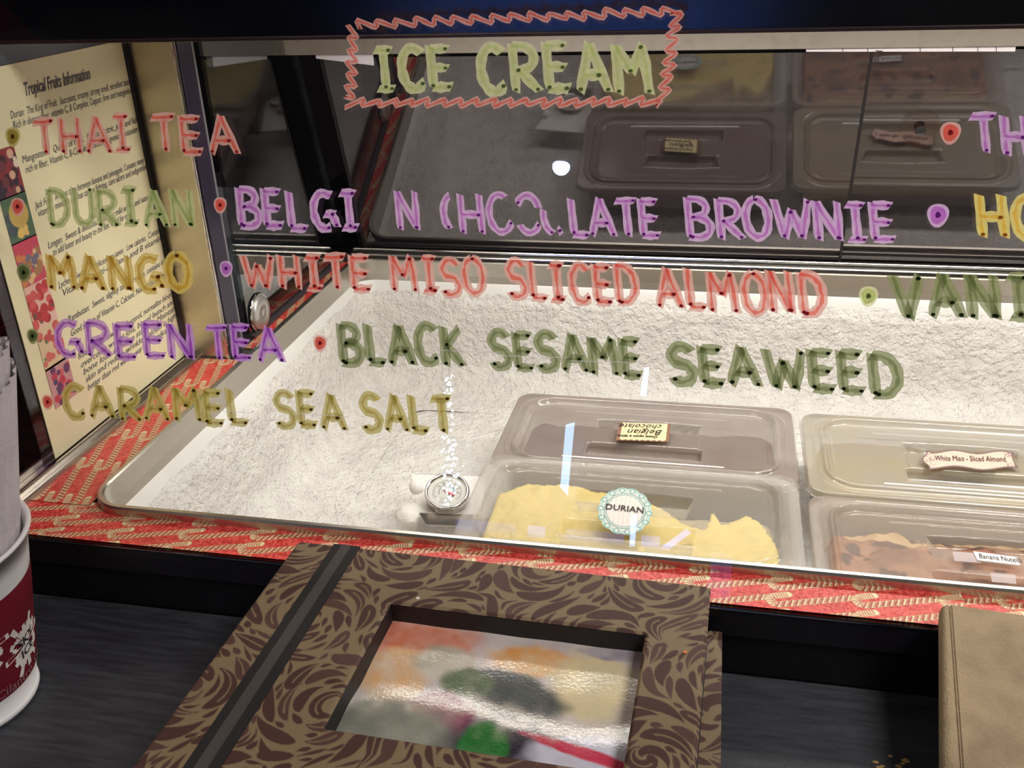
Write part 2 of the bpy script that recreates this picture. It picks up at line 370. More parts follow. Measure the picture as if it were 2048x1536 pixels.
def strip(x0, x1, y0, y1, z, ox, oy, turn=False, label=None):
    if not turn:
        a = cane_paper(x1 - x0, y1 - y0, ox, oy); o = painted('wrapping_paper', a, (x0, y1, z), (x1 - x0, 0, 0), (0, y0 - y1, 0), CANDY, case)
    else:      # pattern x runs along +Y, hook opens towards -X
        a = cane_paper(y1 - y0, x1 - x0, ox, oy); o = painted('wrapping_paper', a, (x0, y0, z), (0, y1 - y0, 0), (x1 - x0, 0, 0), CANDY, case)
    if label: o['label'] = label
    return o
strip(-.60, -.214, .5545, .606, .0004, .028, .006)
strip(-.216, .174, .5545, .602, .0009, -.018, .010)
strip(.172, .62, .5545, .602, .0004, .03, .002)
strip(-.560, -.506, .600, .897, .0010, .004, .004, True, 'strip with canes running towards the back')
strip(-.526, -.506, .93, 1.236, .0006, .02, .008, True)
strip(-.60, -.506, .590, .602, .0001, .03, .002)

# ------------------------------------------------------------------ canopy on top
can = empty('canopy', (.1, .85, .356), 'dark glossy canopy across the top of the display case', 'canopy')
box('fascia', (-.68, .720, .3555), (1.3, .735, .62), DARKG, can, .002)
box('fascia_edge', (-.68, .7185, .3545), (1.3, .7355, .3575), mat('brown_edge', (70, 52, 50), .3, .6), can, .0008)
box('top', (-.68, .735, .60), (1.3, 1.18, .62), BLACKM, can)
box('underside', (-.60, .735, .372), (1.3, 1.165, .376), mat('canopy_underside', (150, 146, 140), .6), can)
BEIGE = mat('beige_lip', (134, 124, 113), .5, mixn=((120, 110, 100), 60, (1, 1, 1), .5, .8))
box('rear_lip', (-.545, 1.152, .2905), (1.1, 1.165, .376), BEIGE, can, .001)
box('lamp_housing', (-.52, .92, .352), (.78, .98, .372), WHITEP, can, .003)
tube = empty('fluorescent_lamp', (.12, .95, .34), 'white fluorescent tube lamp hidden under the canopy', 'lamp')
TM = mat('lamp_glow', (255, 250, 240), .4, emis=((255, 246, 236), 3.0))
lathe('tube', [(.0, -.62), (.008, -.62), (.008, .62), (.0, .62)], (.12, .95, .342), TM, tube, 16, Matrix.Rotation(PI / 2, 4, 'Y'))
for s in (-1, 1): box('socket', (.12 + s * .635 - .012, .940, .332), (.12 + s * .635 + .012, .960, .3515), WHITEP, tube, .002)

# ------------------------------------------------------------------ rear sliding doors, dark mirror-like acrylic
TA = math.radians(16.5); up_d = np.array([0, -math.sin(TA), math.cos(TA)]); n_d = np.array([0, -math.cos(TA), -math.sin(TA)])
m = bpy.data.materials.new('dark_mirror_acrylic'); m.use_nodes = True; nt = m.node_tree; N = nt.nodes; N.clear()
o_ = N.new('ShaderNodeOutputMaterial'); d_ = N.new('ShaderNodeBsdfDiffuse'); d_.inputs[0].default_value = L4((24, 21, 25))
g_ = N.new('ShaderNodeBsdfGlossy'); g_.inputs['Roughness'].default_value = .03; g_.inputs[0].default_value = (.95, .9, .92, 1)
f_ = N.new('ShaderNodeFresnel'); f_.inputs[0].default_value = 2.15; x_ = N.new('ShaderNodeMixShader')
nt.links.new(f_.outputs[0], x_.inputs[0]); nt.links.new(d_.outputs[0], x_.inputs[1]); nt.links.new(g_.outputs[0], x_.inputs[2]); nt.links.new(x_.outputs[0], o_.inputs[0])
MIRR = m
def door(x0, x1, dy, label):
    p0 = np.array([0, 1.258 + dy, .018]); H = .277
    e = empty('sliding_door', ((x0 + x1) / 2, p0[1], p0[2]), label, 'door', 'rear sliding doors of the case')
    A = [p0 + np.array([x0, 0, 0]), p0 + np.array([x1, 0, 0]), p0 + np.array([x1, 0, 0]) + up_d * H, p0 + np.array([x0, 0, 0]) + up_d * H]
    slab('pane', A, -n_d * .004, MIRR, e)
    for a, b in ((x0, x0 + .003), (x1 - .003, x1)):
        slab('door_edge', [p0 + np.array([a, 0, 0]) + n_d * .002, p0 + np.array([b, 0, 0]) + n_d * .002, p0 + np.array([b, 0, 0]) + up_d * H + n_d * .002, p0 + np.array([a, 0, 0]) + up_d * H + n_d * .002], -n_d * .0015, mat('smoky_edge', (20, 17, 20), .4), e)
    return e, p0
d1, p0d = door(-.498, .150, 0, 'left rear sliding door of dark reflective acrylic')
d2, _ = door(.146, .80, .006, 'right rear sliding door of dark reflective acrylic with round finger pull')
# finger pull for the glow's dark centre; brown disc painted as the glow
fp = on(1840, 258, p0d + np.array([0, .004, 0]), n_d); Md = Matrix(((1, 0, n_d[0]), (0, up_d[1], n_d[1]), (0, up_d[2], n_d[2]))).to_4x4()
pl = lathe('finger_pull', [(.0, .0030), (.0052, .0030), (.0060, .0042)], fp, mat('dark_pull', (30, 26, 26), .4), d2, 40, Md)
lathe('glow_disc', [(.0060, .0042), (.0070, .0041), (.022, .0040)], fp, mat('brown_glow_tint', (120, 84, 60), .45, .9, alpha=.16, aniso=.8), d2, 56, Md)

# ------------------------------------------------------------------ notices hanging behind the rear lip
def notice(pxa, pxb, ybot, label, marks):
    a = onY(pxa, ybot[0], 1.168); b = onY(pxb, ybot[1], 1.168)
    P = [a, b, (b[0], 1.168, .34), (a[0], 1.168, .34)]
    e = empty('paper_notice', tuple((a + b) / 2), label, 'notice')
    slab('sheet', P, (0, .0006, 0), mat('notice_paper', (226, 218, 222), .7), e)
    for (x, y0, y1, t) in marks:
        A = onY(x, y0, 1.1672); B = onY(x, y1, 1.1672)
        if t: text('printing', t, .011, A, (-.2, 0, -1), (1, 0, -.1), BLACKM, e)
        else: slab('printed_line', [A, (A[0] + .0006, A[1], A[2]), (B[0] + .0006, B[1], B[2]), B], (0, -.0002, 0), BLACKM, e)
    return e
notice(1612, 2030, (103.5, 103), 'white printed paper strip hanging under the canopy at the right', [(1752, 99, 100, 'N'), (1685, 92, 103, None), (1735, 92, 104, None), (1840, 93, 103, None), (1905, 93, 104, None), (1955, 93, 104, None), (1992, 93, 104, None)])
notice(632, 748, (117, 131), 'plain white paper strip hanging under the canopy at the left, behind the zigzag', [])

# ------------------------------------------------------------------ front glass with marker writing
TG = math.radians(20); gy = np.array([0, math.sin(TG), math.cos(TG)]); gn = np.array([0, -math.cos(TG), math.sin(TG)]); g0 = np.array([0, .5572, .0015])
fg = empty('front_glass', (.1, .5572, .0015), 'tilted clear front glass covered in hand-lettered marker flavour names', 'glass')
A = [g0 + np.array([-.594, 0, 0]), g0 + np.array([1.0, 0, 0]), g0 + np.array([1.0, 0, 0]) + gy * .43, g0 + np.array([-.594, 0, 0]) + gy * .43]
slab('pane', A, -gn * .004, GLASS, fg)
def G(px, py, h=.0006):
    return on(px, py, g0 + gn * h, gn)
def arc(cx, cy, rx, ry, a0, a1, n=12): return [(cx + rx * math.cos(math.radians(a0 + (a1 - a0) * i / n)), cy + ry * math.sin(math.radians(a0 + (a1 - a0) * i / n))) for i in range(n + 1)]
# glyphs: (advance width, strokes), box 0..w x 0..1, y up
GL = {
 'A': (.62, [[(.30, 1), (.02, 0)], [(.30, 1), (.62, .0)], [(.14, .36), (.5, .34)]]),
 'B': (.56, [[(.05, 1), (.05, 0)], [(.03, .97)] + arc(.22, .76, .26, .22, 80, -90, 10) + [(.12, .52)], [(.1, .52)] + arc(.22, .27, .32, .26, 85, -90, 10) + [(.05, .03)]]),
 'C': (.54, [[(.52, .86)] + arc(.30, .5, .27, .48, 62, 300, 16) + [(.53, .2)]]),
 'D': (.58, [[(.06, 1), (.06, 0)], [(.03, .97)] + arc(.16, .5, .40, .48, 75, -80, 14) + [(.06, .03)]]),
 'E': (.48, [[(.05, 1), (.05, .02)], [(.02, .95), (.46, .93)], [(.06, .52), (.42, .48)], [(.05, .04), (.47, .05)]]),
 'G': (.62, [[(.52, .92)] + arc(.30, .5, .28, .47, 65, 300, 16), [(.30, .42), (.58, .42)], [(.5, .44), (.62, .08)]]),
 'H': (.54, [[(.06, 1), (.06, 0)], [(.50, 1), (.50, 0)], [(.06, .5), (.5, .47)]]),
 'I': (.42, [[(.21, .96), (.21, .03)], [(.02, .95), (.40, .93)], [(.02, .04), (.40, .04)]]),
 'K': (.52, [[(.05, 1), (.05, 0)], [(.48, .97), (.08, .50)], [(.12, .52), (.5, .0)]]),
 'L': (.46, [[(.05, 1), (.06, .04)], [(.05, .04), (.46, .03)]]),
 'M': (.68, [[(.06, .98), (.04, 0)], [(.06, .98), (.34, .42)], [(.34, .42), (.60, .99)], [(.60, .99), (.66, 0)]]),
 'N': (.58, [[(.05, 1), (.05, 0)], [(.05, 1), (.5, .02)], [(.52, 1), (.51, 0)]]),
 'O': (.56, [arc(.28, .5, .26, .48, 100, 460, 22)]),
 'R': (.56, [[(.06, 1), (.06, 0)], [(.03, .97)] + arc(.22, .72, .28, .25, 80, -90, 10) + [(.1, .46)], [(.16, .46), (.56, .02)]]),
 'S': (.50, [[(.48, .84)] + arc(.26, .73, .22, .24, 50, 235, 9) + arc(.24, .26, .24, .25, 60, -150, 11)]),
 'T': (.52, [[(.28, .96), (.28, 0)], [(0, .93), (.54, .95)]]),
 'U': (.56, [[(.04, 1)] + arc(.28, .30, .24, .29, 180, 360, 10) + [(.52, 1)]]),
 'V': (.56, [[(.02, 1), (.28, 0)], [(.28, 0), (.56, 1)]]),
 'W': (.80, [[(.02, 1), (.20, .02)], [(.20, .02), (.40, .74)], [(.40, .74), (.60, .02)], [(.60, .02), (.80, 1)]]),
}
# partly rubbed-out letters of CHOCOLATE
GL['c'] = (.30, [arc(.30, .5, .27, .48, 110, 235, 9)])
GL['o'] = (.56, [arc(.28, .5, .26, .48, 60, 335, 18)])
GL['q'] = (.46, [arc(.28, .5, .26, .48, 20, 150, 8), arc(.28, .5, .26, .48, 215, 330, 8)])
GL['p'] = (.40, [arc(.28, .5, .26, .48, 160, 262, 7), arc(.28, .5, .26, .48, 290, 312, 3)])
INK = {}
for k, (pale, core, dot) in dict(red=((255, 188, 178), (250, 118, 102), (130, 30, 38)), purple=((232, 196, 244), (206, 132, 214), (100, 34, 116)), green=((206, 216, 156), (170, 186, 116), (50, 62, 34)),
                               dark=((150, 160, 112), (118, 132, 78), (30, 38, 20)), ochre=((232, 208, 116), (212, 172, 62), (96, 56, 24)), olive=((206, 196, 116), (184, 166, 76), (74, 58, 24)), yellow=((252, 228, 140), (240, 196, 84), (140, 84, 24)),
                               violet=((214, 160, 236), (168, 84, 204), (86, 26, 110)), lime=((232, 236, 184), (212, 222, 152), (86, 100, 56))).items():
    INK[k] = [inkmat(k + '_ink_edge', pale, .84, .55), inkmat(k + '_ink_core', core, .92, .55), inkmat(k + '_ink_spot', dot, 1.0, .2)]
class Rib:
    def __init__(s): s.V = []; s.F = []; s.mi = []; s.k = 0
    def stroke(s, P, wd, chisel=True):     # P in glass metres (x, t); ribbon of pale-core-pale
        P = [np.array(p, float) for p in P]
        if chisel and len(P) == 2: P = [P[0] + (P[1] - P[0]) * t for t in np.linspace(0, 1, 6)]
        n = len(P); s.k += 1; h = .0004 + (s.k % 8) * .00006
        T = [P[min(i + 1, n - 1)] - P[max(i - 1, 0)] for i in range(n)]; b = len(s.V)
        for i in range(n):
            t = T[i] / (np.hypot(*T[i]) + 1e-9); nn = np.array((-t[1], t[0])); wv = wd * (1 + .12 * math.sin(i * 1.9 + s.k) + .05 * math.sin(i * 4.1))
            if i in (0, n - 1): wv *= .86
            sl = t * wd * .22
            for q in (-1, -.34 + .16 * math.sin(i * 2.3 + s.k), .28 + .16 * math.sin(i * 1.3 + s.k), 1): s.V.append((P[i] + nn * q * wv / 2 + sl * q * (1 if i in (0, n - 1) else 0), h))
        for i in range(n - 1):
            for j in range(3): a = b + i * 4 + j; s.F.append((a, a + 1, a + 5, a + 4)); s.mi.append(1 if j == 1 else 0)
        s.dot(P[-1] - T[-1] / (np.hypot(*T[-1]) + 1e-9) * wd * .25, wd * .17, h + .0005)
    def dot(s, c, r, h, mi=2):
        b = len(s.V); m_ = 8
        for i in range(m_): a = 2 * PI * i / m_; s.V.append((np.array(c) + r * np.array((math.cos(a) * 1.3, math.sin(a))), h))
        s.F.append(tuple(range(b, b + m_))); s.mi.append(mi)
    def blob(s, c, rx, ry):
        for k, (q, mi) in enumerate(((1, 0), (.74, 1), (.25, 2))):
            b = len(s.V)
            for i in range(18): a = 2 * PI * i / 18; q2 = q * (1 + .07 * math.sin(3 * a + k)); s.V.append((np.array(c) + np.array((rx * q2 * math.cos(a), ry * q2 * math.sin(a))), .0004 + k * .0001))
            s.F.append(tuple(range(b, b + 18))); s.mi.append(mi)
    def build(s, name, ink):
        V = [g0 + np.array([p[0], 0, 0]) + gy * p[1] + gn * h for p, h in s.V]
        return mesh(name, V, s.F, INK[ink], fg, mi=s.mi)
def gst(px, py): q = G(px, py); return np.array((q[0], (q - g0) @ gy))
def word(s, ink, xa, xb, ta, ba, tb, bb, wd=.0060, gap=.16):
    wd *= 1.1
    """top/bottom pixel heights ta, ba at the left end xa and tb, bb at the right end xb"""
    wds = [.3 if c == ' ' else GL[c][0] for c in s]; tot = sum(wds) + gap * (len(s) - 1); x = 0
    TL, BL, TR, BR = gst(xa, ta), gst(xa + .10 * (ba - ta), ba), gst(xb - .10 * (bb - tb), tb), gst(xb, bb)
    for ch, wl_ in zip(s, wds):
        if ch != ' ':
            r = Rib(); jx, jy = random.uniform(-.03, .03), random.uniform(-.04, .04)
            for stq in GL[ch][1]:
                P = []
                for (u, v) in stq:
                    uu = (x + u + jx) / tot; vv = v + jy
                    top = TL * (1 - uu) + TR * uu; bot = BL * (1 - uu) + BR * uu; P.append(bot * (1 - vv) + top * vv)
                r.stroke(P, wd * random.uniform(.9, 1.08))
            r.build('letter', ink)
        x += wl_ + gap
def dotp(px, py, rad, ink):
    r = Rib(); c = gst(px, py); k = abs(gst(px + rad, py)[0] - c[0]); r.blob(c, k, k * 1.15); r.build('bullet_dot', ink)
word('THAI', 'red', 66, 264, 238, 306, 230, 304); word('TEA', 'red', 302, 474, 232, 304, 230, 306)
word('ICE', 'lime', 745, 905, 92, 178, 90, 176, .0062); word('CREAM', 'lime', 955, 1300, 92, 186, 84, 184, .0066)
word('TH', 'purple', 1942, 2060, 228, 304, 230, 310, .0052)
word('DURIAN', 'green', 92, 388, 378, 450, 378, 452); word('BELGI', 'purple', 473, 718, 380, 456, 382, 458)
word('N', 'purple', 790, 840, 384, 460, 384, 460, .0048); word('cHoq', 'purple', 882, 1078, 386, 464, 388, 466, .0050, .1); word('p', 'purple', 1080, 1118, 392, 466, 392, 466, .005)
word('LATE', 'purple', 1136, 1320, 396, 470, 398, 474, .0052, .1); word('BROWNIE', 'purple', 1370, 1790, 396, 476, 404, 480, .0052, .12)
word('HO', 'yellow', 1950, 2090, 390, 474, 392, 478, .0060, .2)
word('MANGO', 'ochre', 94, 382, 510, 580, 512, 580, .0070); word('WHITE', 'red', 484, 744, 510, 574, 512, 582)
word('MISO', 'red', 782, 972, 514, 584, 518, 590); word('SLICED', 'red', 1012, 1277, 520, 594, 532, 610); word('ALMOND', 'red', 1310, 1650, 538, 616, 546, 630)
word('VANI', 'dark', 1784, 2062, 548, 634, 552, 640, .0066)
word('GREEN', 'violet', 108, 392, 646, 714, 648, 718); word('TEA', 'violet', 412, 565, 650, 718, 654, 722, .0055)
word('BLACK', 'dark', 677, 930, 648, 726, 654, 732, .0066); word('SESAME', 'dark', 977, 1284, 664, 736, 676, 752); word('SEAWEED', 'dark', 1338, 1804, 688, 762, 708, 792, .0066)
word('CARAMEL', 'olive', 126, 498, 770, 834, 782, 850, .0062); word('SEA', 'olive', 546, 690, 780, 850, 788, 858); word('SALT', 'olive', 720, 905, 790, 862, 796, 868)
for a in ((25, 273, 15, 'olive'), (1901, 265, 21, 'red'), (35, 413, 14, 'red'), (440, 410, 13, 'red'), (1876, 430, 22, 'purple'), (47, 545, 14, 'dark'), (452, 537, 13, 'purple'), (1737, 592, 19, 'lime'), (65, 672, 12, 'dark'), (640, 686, 14, 'red'), (95, 804, 12, 'red')): dotp(*a)
def zig(P0, P1, n, amp, slant, wd, ink='red'):
    P0, P1 = np.array(P0, float), np.array(P1, float); d = P1 - P0; ln = np.hypot(*d); t = d / ln; nn = np.array((-t[1], t[0])); P = []
    for i in range(n * 2 + 1):
        q = P0 + d * i / (2 * n) + nn * (amp if i % 2 else -amp) + t * (slant if i % 2 else -slant) + rng.normal(0, 1.6, 2); P.append(q)
    r = Rib(); S = []
    for i in range(len(P) - 1):
        for k in range(4): u = k / 4; S.append(P[i] * (1 - u) + P[i + 1] * u)
    S.append(P[-1]); S = [S[0]] + [(S[i - 1] + S[i] * 2 + S[i + 1]) / 4 for i in range(1, len(S) - 1)] + [S[-1]]
    r.stroke([gst(*p) for p in S], wd, False); r.build('zigzag_border', ink)
zig((702, 206), (1325, 204), 19, -9, 13, .0037); zig((1326, 196), (1356, 20), 7, 14, 8, .0037); zig((1352, 22), (706, 50), 17, 10, 12, .0035); zig((706, 58), (700, 200), 6, -12, 8, .0036)
# scratches and wipe smears
SCR = mat('scratch', (240, 240, 240), .6, alpha=.55)
for (a, b) in (((1290, 705), (1340, 712)), ((860, 700), (1000, 706)), ((1000, 712), (1140, 716)), ((1140, 722), (1290, 726)), ((440, 822), (500, 826)), ((590, 828), (700, 834)), ((1510, 760), (1535, 752)), ((1600, 776), (1660, 800)), ((1545, 600), (1562, 594))):
    p, q = G(a[0], a[1], .0016), G(b[0], b[1], .0016); slab('scratch', [p, q, q + gy * .00035, p + gy * .00035], gn * .00005, SCR, fg)

# ------------------------------------------------------------------ left side pane, knob, brace
sp = empty('side_glass', (-.5345, 1.1, .0), 'clear reflective left side glass behind the steel post', 'glass')
slab('pane', [(-.5305, .957, .003), (-.5305, 1.262, .003), (-.5305, 1.262, .03), (-.5305, 1.165, .37), (-.5305, .957, .37)], (-.004, 0, 0), SIDEG, sp)
kx = Matrix.Rotation(PI / 2, 4, 'Y')
kn = empty('round_knob', (-.5290, .985, .022), 'round pale steel knob low on the left side glass beside the post', 'knob')
lathe('disc', [(0, .006), (.0055, .006), (.006, .0055), (.0062, .0062), (.014, .0052), (.0195, .0038), (.0205, .002), (.0205, 0)], (-.5290, .985, .022), mat('satin_steel', (206, 204, 198), .35, .7), kn, 48, kx)
lathe('ring', [(.0205, 0), (.0225, .0016), (.0235, .0008), (.0240, 0)], (-.5290, .985, .022), CHROME, kn, 48, kx)
# things behind the side glass
bx = box('steel_box', (-.82, .98, -.28), (-.604, 1.5, .070), mat('galvanised_steel', (150, 156, 160), .4, .6)); tag(bx, 'grey steel box standing outside behind the left side glass', 'box')
nt_ = box('standing_card', (-.645, 1.12, .070), (-.606, 1.124, .135), mat('grey_card', (180, 176, 172), .6)); tag(nt_, 'pale grey card standing on the steel box behind the side glass', 'card')

# ------------------------------------------------------------------ tropical fruit sign on the left
sg = empty('fruit_sign', (-.579, .79, .004), 'laminated cream Tropical Fruits Information sheet in the left side channel', 'sign')
SX = -.580
slab('laminate', [(SX - .0012, .648, .003), (SX - .0012, .912, .003), (SX - .0012, .912, .37), (SX - .0012, .648, .37)], (-.001, 0, 0), glassmat('laminate_film', (215, 205, 225), 1.5, 1.3), sg)
slab('sheet', [(SX, .662, .004), (SX, .900, .004), (SX, .900, .338), (SX, .662, .338)], (-.0008, 0, 0), mat('cream_paper', (238, 226, 186), .55, mixn=((244, 214, 186), 6, (1, 1, 1), .5, .8)), sg)
slab('top_strip', [(SX + .0006, .652, .3385), (SX + .0006, .905, .3385), (SX + .0006, .905, .362), (SX + .0006, .652, .362)], (-.001, 0, 0), mat('slate_strip', (64, 70, 82), .35), sg)
TXT = mat('print_ink', (92, 90, 98), .7)
rows = [('Tropical Fruits Information', (50, 192), (178, 148), .0150, .10),
 ('Durian:  The King of Fruit.  Succulent, creamy, strong smell, excellent taste', (22, 238), (258, 156), .0088, .05),
 ('Rich in dietary fiber, vitamin C, B Complex, Copper, Iron and manganese', (27, 258), (262, 176), .0088, .05),
 ('Mangosteen:  Queen of Fruit.  Contains citric, juicy and full', (45, 327), (273, 235), .0088, .05),
 ('rich in fiber, Vitamin C, B-Complex, Calcium, magnesium, potassium', (52, 347), (274, 252), .0088, .05),
 ('Jack Fruit:  A cross taste between banana and pineapple. Contains many', (72, 418), (288, 316), .0088, .05),
 ('vitamins, minerals and has cancer fighting, cure ulcers and indigestion', (77, 434), (291, 332), .0088, .05),
 ('Longan:  Sweet & delicious. Good for mild energy and nature', (97, 498), (300, 392), .0088, .05),
 ('to add luster and beauty to the skin. Good for eyes', (107, 512), (262, 432), .0088, .05),
 ('Lychee:  Sweet and delicious to savor.  Low calories.  Contain', (118, 578), (318, 458), .0088, .05),
 ('Vitamin C, anti-oxidants and B vitamins', (125, 594), (325, 482), .0088, .05),
 ('Rambutan:  Sweet, slightly tangy, crunchy, contains iron', (137, 646), (336, 530), .0088, .05),
 ('Good source of Vitamin C, Calcium, Niacin, Iron and more', (142, 674), (340, 560), .0088, .05),
 ('Red berries: lower cholesterol, normalize blood', (157, 720), (346, 592), .0088, .05),
 ('overcome weight loss, bowel launch and', (162, 737), (349, 606), .0088, .05),
 ('bone loss, enhance stamina. Maintain', (167, 751), (352, 622), .0088, .05),
 ('skin and reduce wrinkle. Calcium is high', (172, 766), (352, 638), .0088, .05),
 ('better than red wine in war of free radicals', (176, 782), (340, 672), .0088, .05)]
for s, a, b, size, sh_ in rows:
    A, B = onX(a[0], a[1], SX + .0004), onX(b[0], b[1], SX + .0004)
    L_ = min(B[1], .899) - A[1]
    text('heading' if 'Tropical' in s else 'text_line', s, size, A, (0, 1, 0), (0, 0, 1), TXT, sg, .35, width=L_, bold=.0003 if 'Tropical' in s else .0)
def fruit_pic(cy, cz, kind):
    hw, hh = .016, .0195; c = Canvas(2 * hw, 2 * hh, .0006, kind[0])
    for n_, (r0, r1), cols in kind[1]:
        for _ in range(n_): c.disc(random.uniform(.002, 2 * hw - .002), random.uniform(.004, 2 * hh - .003), random.uniform(r0, r1), lin(random.choice(cols)))
    for f in kind[2:]: f(c)
    painted('fruit_picture', c.a, (SX + .0005, cy - hw, cz + hh), (0, 2 * hw, 0), (0, 0, -2 * hh), PAPER, sg)
zs = (.257, .219, .181, .142, .103, .066)
R_, O_, Y_ = (196, 60, 66), (216, 130, 80), (226, 190, 90)
kinds = [((150, 52, 62), [(26, (.0025, .005), [(70, 34, 46), (50, 40, 60), (120, 60, 70)]), (5, (.002, .004), [(238, 214, 190), (226, 180, 150)])]),
 ((86, 110, 84), [(8, (.003, .006), [(60, 90, 66), (70, 84, 90)])], lambda c: (c.disc(.017, .016, .0115, lin((204, 172, 92))), c.disc(.017, .010, .006, lin((210, 80, 84))), [c.disc(.008 + random.uniform(0, .014), .031 + random.uniform(-.003, .003), .0024, lin((236, 196, 110))) for _ in range(12)])),
 ((206, 74, 96), [], lambda c: [c.disc(random.uniform(.002, .03), random.uniform(.012, .036), random.uniform(.002, .004), lin(random.choice([O_, (170, 120, 84), (120, 110, 130), (228, 190, 140)]))) for _ in range(46)]),
 ((236, 190, 176), [(26, (.003, .0052), [R_, (216, 92, 90), (176, 50, 62)]), (4, (.001, .002), [(90, 90, 80)])]),
 ((226, 196, 160), [(20, (.0025, .0048), [(216, 110, 104), (200, 84, 84)]), (4, (.001, .002), [(100, 130, 90)])]),
 ((206, 150, 150), [(40, (.0015, .004), [(196, 62, 84), (110, 60, 100), (90, 70, 110), (220, 100, 110)])])]
for z_, kd in zip(zs, kinds): fruit_pic(.694, z_, kd)
fruit_pic(.672, .295, ((226, 216, 190), [(3, (.004, .008), [(60, 90, 84), (206, 180, 130)])]))

# ------------------------------------------------------------------ food pans with lids
def sstep(x, a, b): t = np.clip((x - a) / (b - a), 0, 1); return t * t * (3 - 2 * t)
def sdrr(X, Y, cx, cy, hx, hy, r):
    qx = np.abs(X - cx) - hx + r; qy = np.abs(Y - cy) - hy + r
    return np.hypot(np.maximum(qx, 0), np.maximum(qy, 0)) + np.minimum(np.maximum(qx, qy), 0) - r
LID_CLEAR = mat('clear_lid', (206, 200, 192), .10, alpha=.25, spec=1.0, coat=.8)
LID_SHEEN = mat('sheen_lid', (158, 145, 137), .2, alpha=.74, spec=.9, coat=1.0, mixn=((148, 132, 124), 22, (1, 1, 1), .35, .7))  # reflection of the white frost wall put into the lid's grey colour
LID_CREAM = mat('cream_sheen_lid', (176, 168, 156), .2, alpha=.72, spec=.9, coat=1.0, mixn=((180, 168, 142), 14, (1, 1, 1), .4, .7))  # same wall reflection painted in, creamier
LID_SEMI = mat('lightly_misted_lid', (196, 180, 168), .14, alpha=.36, spec=.9, coat=.8)
PANM = mat('clear_pan_plastic', (206, 198, 192), .2, alpha=.42)
def pan(x0, x1, y0, y1, z, lidm, label, ice, icem, icelab, dy=0.0):
    e = empty('ice_cream_pan', ((x0 + x1) / 2, (y0 + y1) / 2, -.169), label, 'container', 'lidded ice cream pans in the freezer')
    cx, cy, hx, hy = (x0 + x1) / 2, (y0 + y1) / 2, (x1 - x0) / 2, (y1 - y0) / 2
    sweep('tub', (x0 + .008, x1 - .008, y0 + .008, y1 - .008), .022, [(-.006, z - .004), (-.006, z - .0025), (.003, z - .003), (.006, z - .010), (.010, -.150), (.018, -.1665)], PANM, e, 6, 6, smooth=True, cap=True)
    res = .0009; W, H = int((x1 - x0) / res), int((y1 - y0) / res)
    X, Y = np.meshgrid(np.linspace(x0, x1, W), np.linspace(y1, y0, H))
    d = sdrr(X, Y, cx, cy, hx, hy, .020); hgt = np.full_like(d, z)
    hgt -= .007 * sstep(d, -.003, 0.0)                                   # turned-down edge
    di = sdrr(X, Y, cx, cy, hx - .021, hy - .017, .030)
    hgt += .0040 * (sstep(-di, -.0035, 0) - sstep(-di, .001, .0032)) - .003 * sstep(-di, .003, .0055) + .0012 * np.exp(-((di + .009) / .0011) ** 2) + .0009 * np.exp(-((di - .009) / .0012) ** 2)   # raised ridge, sunk middle
    for yy in (cy + hy - .036, cy - hy + .034):                          # long ribs
        hgt += .0015 * np.exp(-((Y - yy) / .0009) ** 2) * (np.abs(X - cx) < hx - .075)
    # handle pockets: back one curved, front one straight
    yb = cy + .036 - .5 * (X - cx) ** 2 * 1.6; pk = (np.minimum(yb - Y, Y - (cy + .012))); px_ = .060 - (cy + .040 - Y) * .25 - np.abs(X - cx)
    s1 = sstep(np.minimum(pk, px_), 0, .0016); hgt -= .012 * s1; hgt += .0008 * np.exp(-((np.minimum(pk, px_) + .001) / .0009) ** 2)
    pk2 = np.minimum((cy - .022) - Y, Y - (cy - .046)); px2 = .062 - ((cy - .022) - Y) * .0 - np.abs(X - cx)
    s2 = sstep(np.minimum(pk2, px2), 0, .0016); hgt -= .012 * s2; hgt += .0008 * np.exp(-((np.minimum(pk2, px2) + .001) / .0009) ** 2)
    for sx_ in (-1, 1): hgt += .0016 * np.exp(-((Y - (cy - .036)) / .0007) ** 2) * (np.abs(X - cx - sx_ * .032) < .009)
    hgt += .0016 * sstep(np.minimum((cy + .012) - Y, Y - (cy - .022)), 0, .003) * (np.abs(X - cx) < .058)
    lid = painted('lid', np.ones((H, W, 3)) * .7, (x0, y1, 0), (x1 - x0, 0, 0), (0, y0 - y1, 0), lidm, e, mask=d < .0008, height=hgt)
    # ice cream surface
    xi, yi = hx - .020, hy - .020; W2, H2 = 110, 62
    X, Y = np.meshgrid(np.linspace(cx - xi, cx + xi, W2), np.linspace(cy + yi, cy - yi, H2))
    Z, colr = ice((X - cx) / xi, (Y - cy) / yi, z)
    dd = sdrr(X, Y, cx, cy, xi, yi, .018); edge = sstep(dd, -.004, .002); Z = Z - edge * .02
    painted('ice_cream', colr, (cx - xi, cy + yi, 0), (2 * xi, 0, 0), (0, -2 * yi, 0), icem, e, mask=dd < .003, height=Z)
    return e, lid, cx, cy, z
def fn(U, V, f, seed, oct_=3):
    out = np.zeros_like(U)
    for j in range(U.shape[0]):
        for i in range(U.shape[1]):
            out[j, i] = noise.fractal(Vector((U[j, i] * f * 1.8, V[j, i] * f, seed)), 1.0, 2.0, oct_)
    return out
def colmix(t, a, b): t = np.clip(t, 0, 1)[..., None]; return lin(a) * (1 - t) + lin(b) * t
